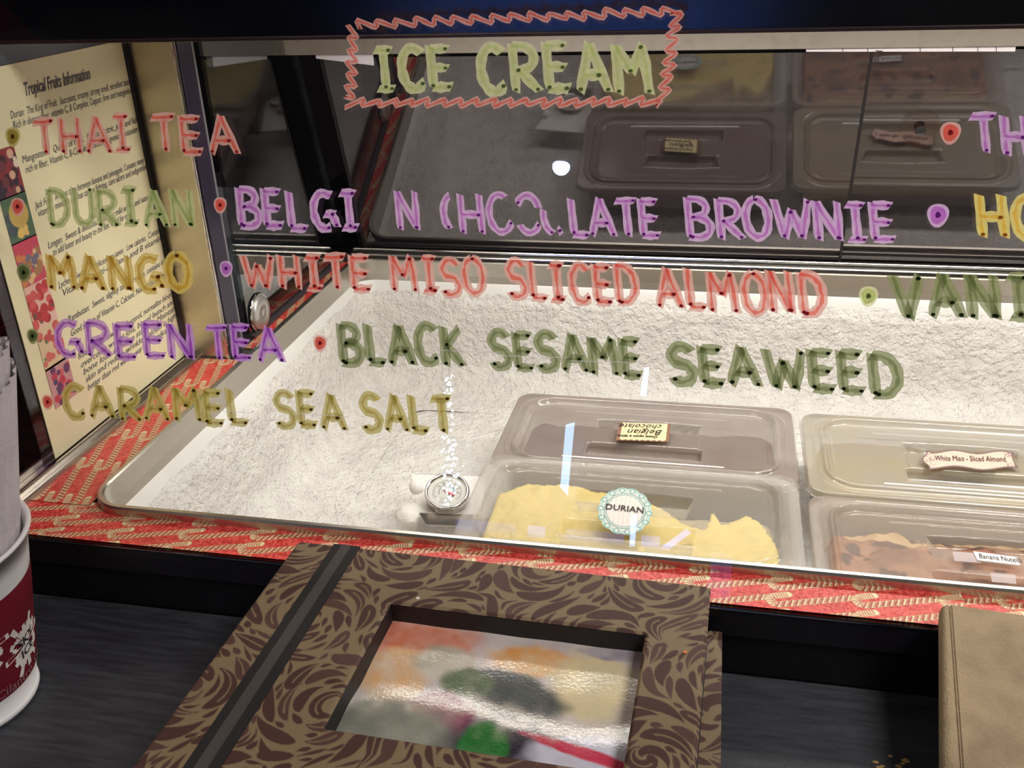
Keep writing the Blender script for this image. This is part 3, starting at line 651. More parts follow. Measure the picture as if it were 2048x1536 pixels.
def ice_durian(U, V, z):
    n = fn(U, V, 2.2, 3.3); n2 = fn(U, V, 9, 1.3)
    Tn = np.interp(U, [-1, -.8, -.5, -.25, 0, .2, .36, .5, .55, .62, .78, .9, 1], [.55, .9, .98, .80, .82, .55, .15, .05, .62, .2, .5, .25, -.3])
    hole = sstep(V - Tn + n * .16 + n2 * .05, -.05, .06)
    Z = z - .0165 + n * .004 + n2 * .0012 - hole * .030
    col = colmix(hole * .9 + n2 * .12, (236, 212, 132), (176, 162, 140)); return Z, col
def ice_choc(U, V, z):
    n = fn(U, V, 2, 7.7); n2 = fn(U, V, 8, 2.7); Z = z - .03 + n * .006 + n2 * .002; return Z, colmix(n * .8 + .4, (118, 90, 76), (88, 62, 50))
def ice_miso(U, V, z):
    n = fn(U, V, 2, 9.7); n2 = fn(U, V, 8, 4.7); Z = z - .024 + n * .006 + n2 * .0015; return Z, colmix(n * .9 + .4, (206, 186, 146), (196, 164, 100))
def ice_banana(U, V, z):
    n = fn(U, V, 2.2, 5.7); n2 = fn(U, V, 7, 6.7); Z = z - .017 + n * .006 + n2 * .002 - .010 * sstep(V, .55, .75)
    c = colmix(n * 1.2 + .35, (190, 138, 108), (140, 92, 72)); t = sstep(V + n * .1, .55, .75)[..., None]; c = c * (1 - t) + colmix(n2 + .3, (218, 188, 140), (196, 160, 118)) * t
    sm = sstep(fn(U, V, 3.5, 11.1), .28, .42)[..., None]; c = c * (1 - sm) + lin((88, 56, 50)) * sm; return Z, c
ICEM = mat('ice_cream_surface', (255, 255, 255), .55, attr='paint', bump=[('n', 160, .0012, (1, 1, 1))])
A_ = pan(-.233, .091, .869, 1.045, -.0915, LID_SHEEN, 'grey-lidded ice cream pan in the back row with a small upside-down cream label', ice_choc, ICEM, '')
B_ = pan(-.231, .088, .697, .873, -.0795, LID_CLEAR, 'clear-lidded pan of yellow durian ice cream beside the thermometer', ice_durian, ICEM, '')
C_ = pan(.0965, .4215, .861, 1.037, -.0915, LID_CREAM, 'pale-lidded pan with a pink scroll label, back row right', ice_miso, ICEM, '')
D_ = pan(.0935, .4185, .684, .860, -.0915, LID_SEMI, 'pan of brown ice cream with a small white handwritten label, front right', ice_banana, ICEM, '')
INKB = mat('black_pen', (44, 34, 36), .7)
# round durian label
def round_label(p):
    e, lid, cx, cy, z = p; c0 = onZ(1249, 1021, z + .005); tilt = math.radians(16)
    ev = np.array([0, math.cos(tilt), math.sin(tilt)]); eu = np.array([math.cos(.05), -math.sin(.05), 0])
    c = Canvas(.056, .062, .0004, (222, 214, 208)); mid = (.028, .031); T1, T2 = lin((120, 160, 154)), lin((176, 200, 192))
    msk = np.zeros((c.H, c.W), bool); yy, xx = np.mgrid[0:c.H, 0:c.W]; rr = np.hypot((xx * c.res - mid[0]) / .0262, (yy * c.res - mid[1]) / .0296); th = np.arctan2(yy * c.res - mid[1], xx * c.res - mid[0])
    msk = rr < .93 + .06 * np.abs(np.cos(th * 7))
    def el(q, wd, col): c.stroke([(mid[0] + .0262 * q * math.cos(a), mid[1] + .0296 * q * math.sin(a)) for a in np.linspace(0, 2 * PI, 60)], wd, col)
    for k in range(9): c.stroke([(.01 + k * .0044, .008), (.01 + k * .0044, .054)], .0003, lin((206, 186, 184)))
    el(.90, .0048, T2)
    for k in range(14):
        a = 2 * PI * k / 14; px_, py_ = mid[0] + .0262 * .86 * math.cos(a), mid[1] + .0296 * .86 * math.sin(a)
        c.stroke([(px_ + .0026 * math.cos(b), py_ + .0026 * math.sin(b)) for b in np.linspace(0, 2 * PI, 14)], .0009, T1); c.disc(px_, py_, .0011, lin((226, 222, 214)))
    el(.73, .0011, T1); el(.66, .0008, T1); el(.97, .0006, T1)
    P00 = c0 - eu * .028 + ev * .031
    lb = painted('label', c.a, P00, eu * .056, -ev * .062, PAPER, lid, mask=msk)
    text('lettering', 'DURIAN', .0098, c0 - ev * .001 + np.array([0, -.0003, .0007]), eu, ev, INKB, lid, align='CENTER', bold=.0001)
round_label(B_)
# upside-down cream label
def belg(p):
    e, lid, cx, cy, z = p; zz = z + .0055; q = [onZ(*a, zz) for a in ((1235, 847), (1338, 850), (1333, 879), (1243, 881))]
    c = Canvas(.056, .040, .0004, (236, 220, 168)); BR = lin((136, 98, 78))
    for k in range(4): c.stroke([(.006, .010 + k * .007), (.050, .010 + k * .007)], .0003, lin((190, 170, 130)))
    for x in (.0018, .0542): c.stroke([(x, 0), (x, .040)], .0038, BR)
    for k in range(9): c.disc(.004 + k * .006, .0395, .0028, BR)
    Pc = (q[0] + q[1] + q[2] + q[3]) / 4; eu = (q[1] - q[0]) / np.linalg.norm(q[1] - q[0]); wv = np.linalg.norm(q[1] - q[0]); ev = np.array([-eu[1] * 0, 1, .12]); ev = ev / np.linalg.norm(ev)
    hv = .034; P00 = Pc - eu * wv / 2 + ev * hv / 2
    painted('label', c.a, P00, eu * wv, -ev * hv, PAPER, lid)
    up = np.array([0, 0, .0008])
    text('lettering', 'Belgian', .0135, Pc + up + ev * .0035 + eu * .021, -eu, -ev, INKB, lid, .3); text('lettering', 'chocolate', .0120, Pc + up + ev * .0140 + eu * .020, -eu, -ev, INKB, lid, .3)
    text('lettering', 'Once upon a time...', .0058, Pc + up - ev * .0075 + eu * .016, -eu, -ev, INKB, lid, bold=.0002)
belg(A_)
def miso(p):
    e, lid, cx, cy, z = p; zz = z + .0055; a, b = onZ(1843, 918, zz), onZ(2034, 921, zz); wv = np.linalg.norm(b - a); eu = (b - a) / wv; ev = np.array([.03, 1, .15]); ev = ev / np.linalg.norm(ev); hv = .036
    c = Canvas(wv, hv, .0004, (220, 186, 170)); yy, xx = np.mgrid[0:c.H, 0:c.W]; u = xx / c.W; v = yy / c.H
    top = .10 + .07 * np.sin(u * 13) * (u > .1); bot = .90 + .07 * np.sin(u * 11 + 1); lf = .03 + .03 * np.sin(v * 9); msk = (v > top) & (v < bot) & (u > lf) & (u < .97 + .02 * np.sin(v * 10))
    edge = (v < top + .07) | (v > bot - .07) | (u < lf + .02) | (u > .955); c.a[edge] = lin((120, 96, 96))
    for k in range(26): 
        q = random.random(); x_ = wv * (q * .12 if k % 2 else .9 + q * .09); y_ = random.uniform(.1, .9) * hv; c.stroke([(x_ + .0022 * math.cos(t), y_ + .0022 * math.sin(t)) for t in np.linspace(0, 4.5, 8)], .0005, lin((110, 84, 88)))
    P00 = (a + b) / 2 - eu * wv / 2 + ev * hv / 2
    painted('label', c.a, P00, eu * wv, -ev * hv, PAPER, lid, mask=msk)
    text('lettering', 'White Miso - Sliced Almond', .0125, a + eu * .013 - ev * .003 + np.array([0, 0, .0008]), eu, ev, INKB, lid, .1, width=wv * .74)
miso(C_)
def nut(p):
    e, lid, cx, cy, z = p; zz = z + .0055; q = [onZ(*a, zz) for a in ((1946, 1103), (2034, 1115), (2040, 1131), (1955, 1121))]
    slab('label', q, (0, 0, .0004), mat('white_label', (232, 226, 224), .6), lid); eu = (q[2] - q[3]); eu /= np.linalg.norm(eu)
    text('lettering', 'Banana Nutella', .0085, q[3] + eu * .002 + np.array([0, .0035, .0007]), eu, (0, 1.2, 0), INKB, lid, .1, width=.034)
    for a, b, cc, dd in ((1905, 1103, 1960, 1124), (1980, 1146, 2030, 1166)):
        pa, pb, pc, pd = onZ(a, b, zz - .001), onZ(cc, b + 4, zz - .001), onZ(cc + 3, dd + 2, zz - .001), onZ(a + 4, dd - 2, zz - .001)
        slab('tape', [pa, pb, pc, pd], (0, 0, .0002), mat('clear_tape', (216, 204, 206), .3, alpha=.4), lid)
nut(D_)

# ------------------------------------------------------------------ thermometer on its bracket
tc0 = onZ(894, 984, -.105); th = empty('thermometer', tuple(tc0), 'round steel fridge thermometer with red needle lying in the frost', 'thermometer')
tn = Vector((.10, -.36, .92)).normalized(); ex = Vector((1, .05, 0)); ex = (ex - tn * ex.dot(tn)).normalized(); ey = tn.cross(ex); MT = Matrix((ex, ey, tn)).transposed().to_4x4()
lathe('bezel', [(.0, -.012), (.0215, -.012), (.0228, -.010), (.0228, -.001), (.0235, .001), (.0225, .003), (.0205, .003), (.0195, .0005)], tc0, CHROME, th, 56, MT)
c = Canvas(.040, .040, .00035, (206, 204, 198)); DK = lin((60, 60, 64))
for k in range(41):
    a = math.radians(215 - k * 6.2); r0, r1 = .0150, (.0135 if k % 5 else .0122); c.stroke([(.02 + r0 * math.cos(a), .02 - r0 * math.sin(a)), (.02 + r1 * math.cos(a), .02 - r1 * math.sin(a))], .00035, DK)
c.stroke([(.02 + .0085 * math.cos(a), .02 - .0085 * math.sin(a)) for a in np.linspace(-.7, 3.6, 40)], .0006, DK)
c.stroke([(.02 + .0072 * math.cos(a), .02 - .0072 * math.sin(a)) for a in np.linspace(.2, 1.4, 14)], .0012, lin((120, 160, 170)))
for k in range(5): c.stroke([(.014, .028 + k * .0016), (.026, .028 + k * .0016)], .0004, lin((140, 138, 136)))
yy, xx = np.mgrid[0:c.H, 0:c.W]; mk = np.hypot(xx * c.res - .02, yy * c.res - .02) < .0198
P00 = np.array(tc0) - np.array(ex) * .02 + np.array(ey) * .02 + np.array(tn) * .0006
painted('dial', c.a, P00, np.array(ex) * .04, -np.array(ey) * .04, PAPER, th, mask=mk)
for k, (s_, a) in enumerate((('10', 150), ('20', 118), ('30', 88), ('40', 58), ('50', 28), ('60', 0))):
    ar = math.radians(a); text('number', s_, .0032, np.array(tc0) + np.array(ex) * .0108 * math.cos(ar) + np.array(ey) * (.0108 * math.sin(ar) - .001) + np.array(tn) * .0011, ex, ey, INKB, th, align='CENTER')
NE = [(-.0065, .0035), (.0010, -.0005), (.0085, -.0030), (.0080, -.0052), (.0005, -.0022)]
slab('needle', [np.array(tc0) + np.array(ex) * x + np.array(ey) * y + np.array(tn) * .0015 for x, y in NE], np.array(tn) * .0004, mat('red_needle', (196, 50, 46), .4), th)
# bracket: flat steel lip in front and plate underneath
q = [onZ(*a, -.118) for a in ((838, 1026), (945, 1029), (945, 1052), (853, 1049))]
slab('bracket_lip', q, (0, 0, -.002), STEELB, th)
q = [onZ(*a, -.121) for a in ((822, 949), (975, 953), (960, 1030), (838, 1024))]
slab('bracket_plate', q, (0, 0, -.002), FROSTS, th)
def lump(px, py, z, r, sq, label):
    p = onZ(px, py, z); bm = bmesh.new(); bmesh.ops.create_icosphere(bm, subdivisions=4, radius=r)
    for v in bm.verts:
        v.co *= 1 + .10 * noise.noise(v.co * 160) + .06 * noise.noise(v.co * 500); v.co.z *= sq
    me = bpy.data.meshes.new('frost_lump'); bm.to_mesh(me); bm.free(); o = link('frost_lump', me, FROSTS, None, True); o.location = p; tag(o, label, 'frost'); return o
lump(833, 975, -.117, .0078, 1.0, 'small round ball of frost left of the thermometer')
lump(822, 1030, -.128, .017, .6, 'larger low mound of frost in front of the thermometer')

# ------------------------------------------------------------------ paper cup with napkins
cup = empty('paper_cup', (-.509, .437, -.06), 'white and maroon paper cup with a snowflake shop badge on the counter', 'cup')
CC = (-.509, .437, -.06); HC = .132
def crad(t): return .0455 + .0225 * t
lathe('cup_body', [(0, .003), (.043, .003), (.0455, 0), (.0467, .003), (.0460, .006)] + [(crad(t), .006 + t * (HC - .006)) for t in np.linspace(0, 1, 8)] + [(.0700, HC - .001), (.0708, HC + .0015), (.0696, HC + .003), (.0665, HC + .001), (.0445, .012), (0, .01)], CC, mat('white_card', (216, 212, 210), .5), cup, 72)
lathe('band', [(crad(t) + .0006, .006 + t * (HC - .006)) for t in np.linspace(.13, .77, 8)], CC, mat('maroon_print', (112, 18, 34), .5), cup, 72)
def onto_cup(V, a0, z0, dr=.0010):
    out = []
    for x, y in V:
        z = z0 + y; t = (z - .006) / (HC - .006); r = crad(t) + dr; a = a0 + x / r; out.append((CC[0] + r * math.cos(a), CC[1] + r * math.sin(a), CC[2] + z))
    return out
WPR = mat('white_print', (222, 214, 204), .6); NAVY = mat('dark_print', (30, 26, 34), .6); GPR = mat('rose_print', (150, 110, 116), .6)
def badge(ang, z0, tilt, s=1.0):
    n = 260; P = [(0, 0)]; F = []; ln_ = [1, .78, .92, .7, 1.02, .8, .95, .72, 1, .84, .9, .74]
    for i in range(n):
        a = 2 * PI * i / n; f = a / (2 * PI) * 12; k = int(f + .5) % 12; on_ = abs(f - round(f)) < .21 + .05 * (k % 2)
        r = .0215 * s * (ln_[k] if on_ else .58 + .05 * (k % 3)); P.append((r * math.cos(a + tilt), r * 1.1 * math.sin(a + tilt)))
    N_ = len(P) - 1; F = [(0, i + 1, (i + 1) % N_ + 1) for i in range(N_)]
    mesh('badge', onto_cup(P, ang, z0), F, WPR, cup)
    for s_, dy in (('SKY', .001), ('ICE', -.0085)):
        V, F = text_verts(s_, .0105 * s, 0, 'CENTER', .0001); ct, st = math.cos(tilt), math.sin(tilt)
        mesh('lettering', onto_cup([(x * ct - (y + dy) * st, x * st + (y + dy) * ct) for x, y in V], ang, z0, .0016), F, NAVY, cup)
badge(.17, .052, .12, 1.05); badge(-.48, .070, .1)
V, F = text_verts('Sky Cilantro Sorbet', .0105, 0, 'LEFT'); mesh('lettering', onto_cup([(x - .052, y) for x, y in V], .25, .0245, .0012), F, GPR, cup)
# fluted napkins
NAP = mat('napkin', (196, 188, 190), .9, bump=[('n', 300, .0006, (1, 1, 1))])
nap = empty('paper_napkins', (-.535, .45, -.05), 'bunch of white fluted paper napkins standing in the cup', 'napkins')
for k in range(6):
    V, F = [], []; n, mh = 150, 16; a_c = .25 + k * .12; R0 = .043 - .004 * (k % 3)
    for j in range(mh + 1):
        t = j / mh; top = .240 - .006 * (k % 4); z = .02 + t * top
        for i in range(n + 1):
            u = i / n - .5; a = a_c + u * (2.6 - .3 * t ** 3); fl_ = .0009 * math.sin(i * .62 + k) * (.4 + t)
            r = R0 + fl_ + .046 * t
            zz = z - (abs(u) * 2) ** 4 * .04 * t
            V.append((CC[0] - .004 + r * math.cos(a), CC[1] + r * math.sin(a) - .0, CC[2] + zz))
    for j in range(mh):
        for i in range(n): a = j * (n + 1) + i; F.append((a, a + 1, a + n + 2, a + n + 1))
    mesh('napkin', V, F, NAP, nap, True)

# ------------------------------------------------------------------ damask albums
GOLDC, BRN, BRN2 = (122, 104, 78), lin((70, 46, 40)), lin((80, 54, 48))
def damask(wm, hm, res=.0006):
    c = Canvas(wm, hm, res, GOLDC); S = .088
    def flow(x, y):
        vx = vy = 0.0
        gi, gj = x / S, y / S
        for ii in (math.floor(gi), math.floor(gi) + 1):
            for jj in (math.floor(gj), math.floor(gj) + 1):
                cx = (ii + (.5 if jj % 2 else 0)) * S; cy = jj * S * .86; s = 1 if (ii + jj) % 2 else -1
                dx, dy = x - cx, y - cy; r2 = dx * dx + dy * dy + 2e-5; k = math.exp(-r2 / (.030 ** 2)) + .05
                r = math.sqrt(r2); vx += s * k * (-dy / r) + k * .32 * dx / r; vy += s * k * (dx / r) + k * .32 * dy / r
        return vx, vy
    W, H = c.W, c.H; tries = int(wm * hm / 1.0e-5 * 2.2)
    for t in range(tries):
        big = t < tries * .35
        L_ = random.uniform(.020, .044) if big else random.uniform(.006, .020); wd = (random.uniform(.0058, .0100) if big else random.uniform(.0022, .0046))
        x, y = random.uniform(-.01, wm + .01), random.uniform(-.01, hm + .01); P = [(x, y)]; n = 14; turn = random.choice((-1, 1)) * random.uniform(.0, .05)
        for k in range(n):
            vx, vy = flow(x, y); m_ = math.hypot(vx, vy) + 1e-9; vx, vy = vx / m_, vy / m_
            ct, st = math.cos(turn * k), math.sin(turn * k); vx, vy = vx * ct - vy * st, vx * st + vy * ct
            x += vx * L_ / n; y += vy * L_ / n; P.append((x, y))
        Wd = [wd * (math.sin(PI * (k / n) ** .7) * .95 + .05) for k in range(n + 1)]
        ok = True
        for k in range(0, n + 1, 1):
            rr = Wd[k] / 2 + .0004; px_, py_ = P[k]
            for ax in range(0, 8):
                qx, qy = int((px_ + rr * math.cos(ax * PI / 4)) / res), int((py_ + rr * math.sin(ax * PI / 4)) / res)
                if 0 <= qx < W and 0 <= qy < H and c.m[qy, qx]: ok = False; break
            if not ok: break
        if ok:
            c.stroke(P, Wd, BRN if random.random() < .7 else BRN2, True)
            if big and random.random() < .5: c.stroke([(p_[0] + .0004, p_[1]) for p_ in P[3:-1]], [.0010 - .00006 * q_ for q_ in range(len(P[3:-1]))], lin(GOLDC))
    return c.a
DAM = mat('damask_cover', (255, 255, 255), .6, attr='paint', spec=.3, bump=[('n', 700, .0002, (1, 1, 1))])
DARKB = mat('dark_brown_board', (22, 15, 14), .6, mixn=((44, 34, 28), 90, (1, 1, 1), .62, .75))
al = empty('photo_album', (-.285, .534, -.015), 'brown and gold damask album with a window showing a food photograph', 'album')
al.rotation_euler = (0, 0, math.radians(-1.2))
def lbox(name, a, b, m, parent, bev=0.0):      # box in album local coordinates (u right, v towards the viewer = -y)
    bm = bmesh.new(); bmesh.ops.create_cube(bm, size=1)
    for v in bm.verts: v.co = Vector(((v.co.x + .5) * (b[0] - a[0]) + a[0], -((v.co.y + .5) * (b[1] - a[1]) + a[1]), (v.co.z + .5) * (b[2] - a[2]) + a[2]))
    bmesh.ops.recalc_face_normals(bm, faces=list(bm.faces))
    if bev: bmesh.ops.bevel(bm, geom=list(bm.edges), offset=bev, segments=2, affect='EDGES')
    me = bpy.data.meshes.new(name); bm.to_mesh(me); bm.free(); return link(name, me, m, parent)
AW, AH = .2905, .335; W0, W1, H0, H1 = .090, .2535, .055, .164
arr = damask(AW, AH); Hh, Ww = arr.shape[:2]; yy, xx = np.mgrid[0:Hh, 0:Ww]; X = xx / (Ww - 1) * AW; Y = yy / (Hh - 1) * AH
hole = (X > W0) & (X < W1) & (Y > H0) & (Y < H1)
ed = sdrr(X, Y, AW / 2, AH / 2, AW / 2, AH / 2, .004); hd = -sdrr(X, Y, (W0 + W1) / 2, (H0 + H1) / 2, (W1 - W0) / 2, (H1 - H0) / 2, .001)
zt = .050
hg = zt - .0018 * sstep(ed, -.0022, 0) - .0016 * sstep(hd, -.0022, 0)
o = bpy.data.objects
def local_painted(name, arr, P00, eu, ev, m, parent, **k):
    ob = painted(name, arr, np.array(P00) , eu, ev, m, None, **k); ob.parent = parent; return ob
local_painted('front_cover', arr, (0, 0, 0), (AW, 0, 0), (0, -AH, 0), DAM, al, mask=~hole & (ed < .0004), height=hg)
fc = 'cover_board'
for a, b in (((.0005, .0005, zt - .018), (AW - .0005, H0 - .0005, zt - .002)), ((.0005, H1 + .0005, zt - .018), (AW - .0005, AH, zt - .002)), ((.0005, H0, zt - .018), (W0 - .0005, H1, zt - .002)), ((W1 + .0005, H0, zt - .018), (AW - .0005, H1, zt - .002))): lbox(fc, a, b, DARKB, al)
lbox('page_block', (.006, .004, .006), (AW - .008, AH - .004, zt - .0182), mat('black_pages', (22, 18, 18), .8), al)
lbox('back_cover', (0, 0, 0), (AW, AH, .006), DARKB, al)
# cloth ribbon down the front
for a, b, mm, h in ((.0275, .0475, mat('black_cloth', (24, 19, 19), .8), .0006), (.0335, .0410, mat('grey_cloth', (66, 60, 56), .8, bump=[('n', 900, .0003, (1, 4, 1))]), .0010)):
    lbox('cloth_band', (a, .0, zt - .001), (b, AH, zt + h), mm, al, .0003)
for u_, v_, cc, s_ in ((.1045, .0465, (206, 200, 196), .0022), (.2775, .066, (206, 120, 62), .0022)): lbox('paint_fleck', (u_, v_, zt - .0002), (u_ + s_, v_ + s_, zt + .0004), mat('fleck', cc, .7), al, .0002)
# photo behind glossy film
pw, ph = W1 - W0, H1 - H0; res = .0006; Wp, Hp = int((pw + .004) / res), int((ph + .004) / res)
U, Vv = np.meshgrid(np.linspace(0, 1, Wp), np.linspace(0, 1, Hp)); 
def vnoise(U, V, f, seed):
    r = np.random.default_rng(seed); g = r.random((int(f) + 3, int(f * 1.5) + 3)); x = U * f * 1.5; y = V * f; xi = x.astype(int); yi = y.astype(int); fx = x - xi; fy = y - yi; fx = fx * fx * (3 - 2 * fx); fy = fy * fy * (3 - 2 * fy)
    return (g[yi, xi] * (1 - fx) + g[yi, xi + 1] * fx) * (1 - fy) + (g[yi + 1, xi] * (1 - fx) + g[yi + 1, xi + 1] * fx) * fy
nA = vnoise(U, Vv, 6, 1) * .6 + vnoise(U, Vv, 15, 2) * .3 + vnoise(U, Vv, 40, 3) * .1; nB = vnoise(U, Vv, 5, 5) * .6 + vnoise(U, Vv, 18, 6) * .4; nC = vnoise(U, Vv, 8, 8) * .6 + vnoise(U, Vv, 24, 9) * .4
img = colmix(nA, (206, 198, 196), (168, 156, 150))
def lay(mask, a, b, n): 
    global img
    k = np.clip(mask, 0, 1)[..., None]; img = img * (1 - k) + colmix(n, a, b) * k
def ell(cx, cy, rx, ry, s=.25, ang=0): 
    ca, sa = math.cos(ang), math.sin(ang); x, y = U - cx, (Vv - cy) * .67; xr, yr = (x * ca + y * sa) / rx, (-x * sa + y * ca) / (ry * .67); return 1 - sstep(np.hypot(xr, yr) + (nB - .5) * .5, 1 - s, 1 + s)
lay(ell(.10, .14, .30, .16), (196, 92, 50), (214, 160, 140), nC); lay(ell(.12, .42, .14, .2), (206, 150, 80), (196, 186, 170), nC); lay(ell(.28, .3, .12, .14), (150, 140, 110), (206, 200, 190), nB)
lay(ell(.60, .2, .20, .12), (214, 140, 60), (210, 196, 160), nC); lay(ell(.82, .32, .16, .26), (216, 196, 150), (190, 180, 150), nC); lay(ell(.88, .06, .12, .05), (130, 120, 130), (190, 184, 184), nB)
lay(ell(.56, .45, .20, .16, .2, .3), (44, 48, 52), (96, 100, 96), nA); lay(ell(.38, .42, .10, .10), (70, 90, 70), (130, 140, 110), nC)
lay(ell(.34, .66, .12, .14, .2, .6), (110, 30, 70), (150, 70, 100), nC); lay(ell(.18, .84, .26, .2), (92, 96, 86), (150, 150, 136), nA); lay(ell(.62, .86, .24, .2), (26, 24, 38), (60, 50, 66), nC)
lay(ell(.52, .84, .09, .16, .15), (20, 92, 34), (34, 120, 46), nC); lay(ell(.88, .88, .22, .22), (206, 206, 220), (176, 170, 180), nB); lay(ell(.84, .78, .2, .035, .25, .22), (176, 30, 64), (200, 70, 90), nC); lay(ell(.64, .97, .05, .06, .2), (200, 180, 160), (220, 206, 190), nC)
lay(np.exp(-((Vv - .62 - (nB - .5) * .25) / .07) ** 2) * .55, (214, 206, 190), (150, 140, 120), nC)
photo = np.clip(img, 0, 1)
hgt_ph = .0014 + .0012 * np.sin((Vv - .60 + .07 * np.sin(U * 6)) * 14) * np.exp(-((Vv - .64) / .22) ** 2) + .00025 * np.sin(U * 21 + Vv * 9)
local_painted('photograph', photo, (W0 - .002, -(H0 - .002), zt - .0168), (pw + .004, 0, 0), (0, -(ph + .004), 0), mat('glossy_photo', (255, 255, 255), .24, attr='paint', coat=1.0, spec=.8, bump=[('n', 480, .00022, (1, 1, 1))]), al, height=hgt_ph)
# second album underneath
al2 = empty('photo_album', (-.270, .541, -.0598), 'dark damask album lying under the windowed album', 'album')
al2.rotation_euler = (0, 0, math.radians(.6))
arr2 = damask(.05, .30); 
local_painted('front_cover', arr2, (.235, 0, .0446), (.05, 0, 0), (0, -.30, 0), DAM, al2)
lbox('cover_board', (0, 0, .039), (.285, .31, .0445), DARKB, al2, .001); lbox('page_block', (.004, .004, .005), (.281, .306, .039), mat('dark_pages', (26, 20, 20), .8), al2); lbox('back_cover', (0, 0, 0), (.285, .31, .005), DARKB, al2, .001)

# ------------------------------------------------------------------ tan linen book
tb = empty('linen_book', (.157, .5550, .0010), 'worn tan linen-covered book leaning on the case edge at the far right', 'book'); tb.rotation_euler = (math.radians(13), 0, math.radians(-5))
LIN = mat('tan_linen', (160, 140, 108), .75, mixn=((124, 104, 80), 28, (1, 1, 1), .5, .78), bump=[('n', 900, .0005, (1, .3, 1)), ('n', 900, .0005, (.3, 1, 1))])
T = .022
lbox('front_cover', (.0, .0, T - .0035), (.20, .25, T), LIN, tb, .0012)
lbox('page_block', (.002, .004, .0035), (.192, .244, T - .0035), mat('cream_pages', (196, 186, 160), .8), tb)
lbox('back_cover', (.0, .0, 0), (.20, .25, .0035), LIN, tb, .0012)
V, F = [], []; nn, mm = 14, 22
for j in range(mm + 1):
    t = j / mm; wd = .0050 + .0105 * t
    for i in range(nn + 1):
        a = i / nn; x = -wd * math.sin(a * PI) ** .6 if a < 1 else 0.0; z = T - .0015 - .0035 * math.sin(min(a * 6, 1) * PI) * 0 - (T - .003) * (1 - math.cos(a * PI)) / 2
        if i == 0: x, z = .0010, T - .0002
        if i == 1: x, z = -.0003, T - .0022
        if i == 2: x, z = -.0016 - .001 * t, T - .0006
        V.append((x, -.0005 - t * .249, z))
for j in range(mm):
    for i in range(nn): a = j * (nn + 1) + i; F.append((a, a + 1, a + nn + 2, a + nn + 1))
me = bpy.data.meshes.new('spine'); me.from_pydata(V, [], F); sp2 = link('spine', me, LIN, tb, True)
V = [v for v in V[:nn + 1]] + [(.0, -.001, .002)]
me = bpy.data.meshes.new('spine_end'); me.from_pydata(V, [], [tuple(range(len(V)))]); link('spine_end', me, LIN, tb)

# ------------------------------------------------------------------ the shop behind the camera (seen only in reflections)
BLUE = mat('blue_neon', (60, 110, 255), .5, emis=((150, 190, 255), 18.0)); BLUED = mat('blue_lit_panel', (60, 90, 200), .5, emis=((90, 130, 255), 2.2)); WGLOW = mat('bulb_glow', (255, 255, 255), .5, emis=((200, 215, 255), 40.0))
def refl(px, py, Y):
    d = ray(px, py); h = G(px, py); d = d / np.linalg.norm(d); r = d - 2 * gn * (d @ gn); return h + r * ((Y - h[1]) / r[1])
YW = -3.0
st_ = empty('light_curtain', (-1.2, YW, .7), 'string of small bright bulbs hanging by the shop window behind the viewer', 'lights')
bm = bmesh.new()
for k in range(120):
    t = random.random(); px_ = 897 + random.gauss(0, 4 + 10 * t); py_ = 740 + 270 * t ** .8; p = refl(px_, py_, YW)
    res_ = bmesh.ops.create_icosphere(bm, subdivisions=1, radius=random.uniform(.002, .0075))
    for v in res_['verts']: v.co += Vector(p) - st_.location
me = bpy.data.meshes.new('bulbs'); bm.to_mesh(me); bm.free(); b_ = link('bulbs', me, WGLOW, st_); b_['kind'] = 'stuff'
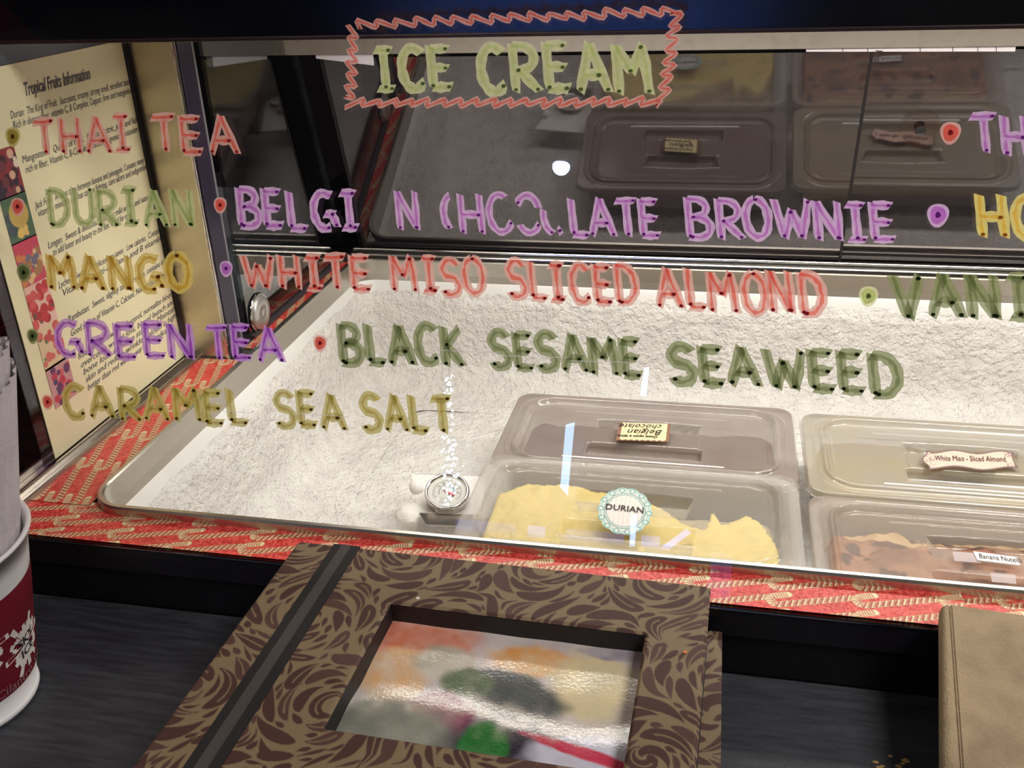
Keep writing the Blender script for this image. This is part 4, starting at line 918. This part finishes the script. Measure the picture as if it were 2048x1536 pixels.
fr_ = box('shop_window_frame', (-2.1, -3.24, -.9), (.9, -3.2, 1.5), mat('night_window', (10, 12, 26), .2)); tag(fr_, 'dark shop window at night behind the viewer', 'window')
for k, (pp, lab) in enumerate(((((1131, 850), (1148, 845), (1134, 990), (1120, 975)), 'left blue-white neon strip in the shop window'), (((1288, 735), (1298, 735), (1292, 790), (1280, 790)), 'short blue-white neon strip in the shop window'), (((1262, 1030), (1274, 1030), (1268, 1100), (1258, 1100)), 'low blue-white neon strip in the shop window'), (((1372, 1058), (1382, 1066), (1325, 1108), (1310, 1104)), 'slanting blue neon strip in the shop window'))):
    P = [refl(x, y, YW - .05 * k) for x, y in pp]; o2 = slab('neon_strip', P, (0, -.02, 0), BLUE if k != 3 else mat('blue_neon_soft', (60, 110, 255), .5, emis=((110, 140, 255), 9.0))); tag(o2, lab, 'light')
for i, (xa, xb, em, za, zb) in enumerate(((-1.55, -1.42, 1.0, -.25, .35), (-1.30, -1.22, 2.4, -.25, .35), (-1.14, -.86, 1.2, -.3, .4), (-.8, -.72, 2.6, -.3, .4), (-.62, -.36, 1.3, -.3, .4), (-.28, -.20, 2.4, -.3, .4), (-.1, .12, 1.0, -.3, .35))):
    o2 = box('blue_lit_panel', (xa, -3.19, za), (xb, -3.17, zb), mat('blue_panel_glow', (40, 70, 180), .5, emis=((84, 120, 230), (em - .6) * 3.0))); tag(o2, ['leftmost wide', 'second from left, narrow bright', 'third from left, wide', 'middle narrow bright', 'fifth from left, wide', 'second from right, narrow bright', 'rightmost wide'][i] + ' blue backlit panel in the shop window', 'panel')
for p, lab in ((refl(972, 8, -1.15), 'nearer white globe lamp under the ceiling behind the viewer'), (refl(1122, 333, -2.0), 'farther white globe lamp under the ceiling behind the viewer')):
    e = empty('globe_lamp', tuple(p), lab, 'lamp'); r_ = .0135 * np.linalg.norm(p - CAM)
    lathe('globe', [(r_ * math.sin(a), -r_ * math.cos(a)) for a in np.linspace(0, PI, 12)], p, WGLOW, e, 20)
    box('stem', (p[0] - .006, p[1] - .006, p[2] + r_ * .9), (p[0] + .006, p[1] + .006, 1.62 if p[2] < 1.6 else p[2] + .1), BLACKM, e)
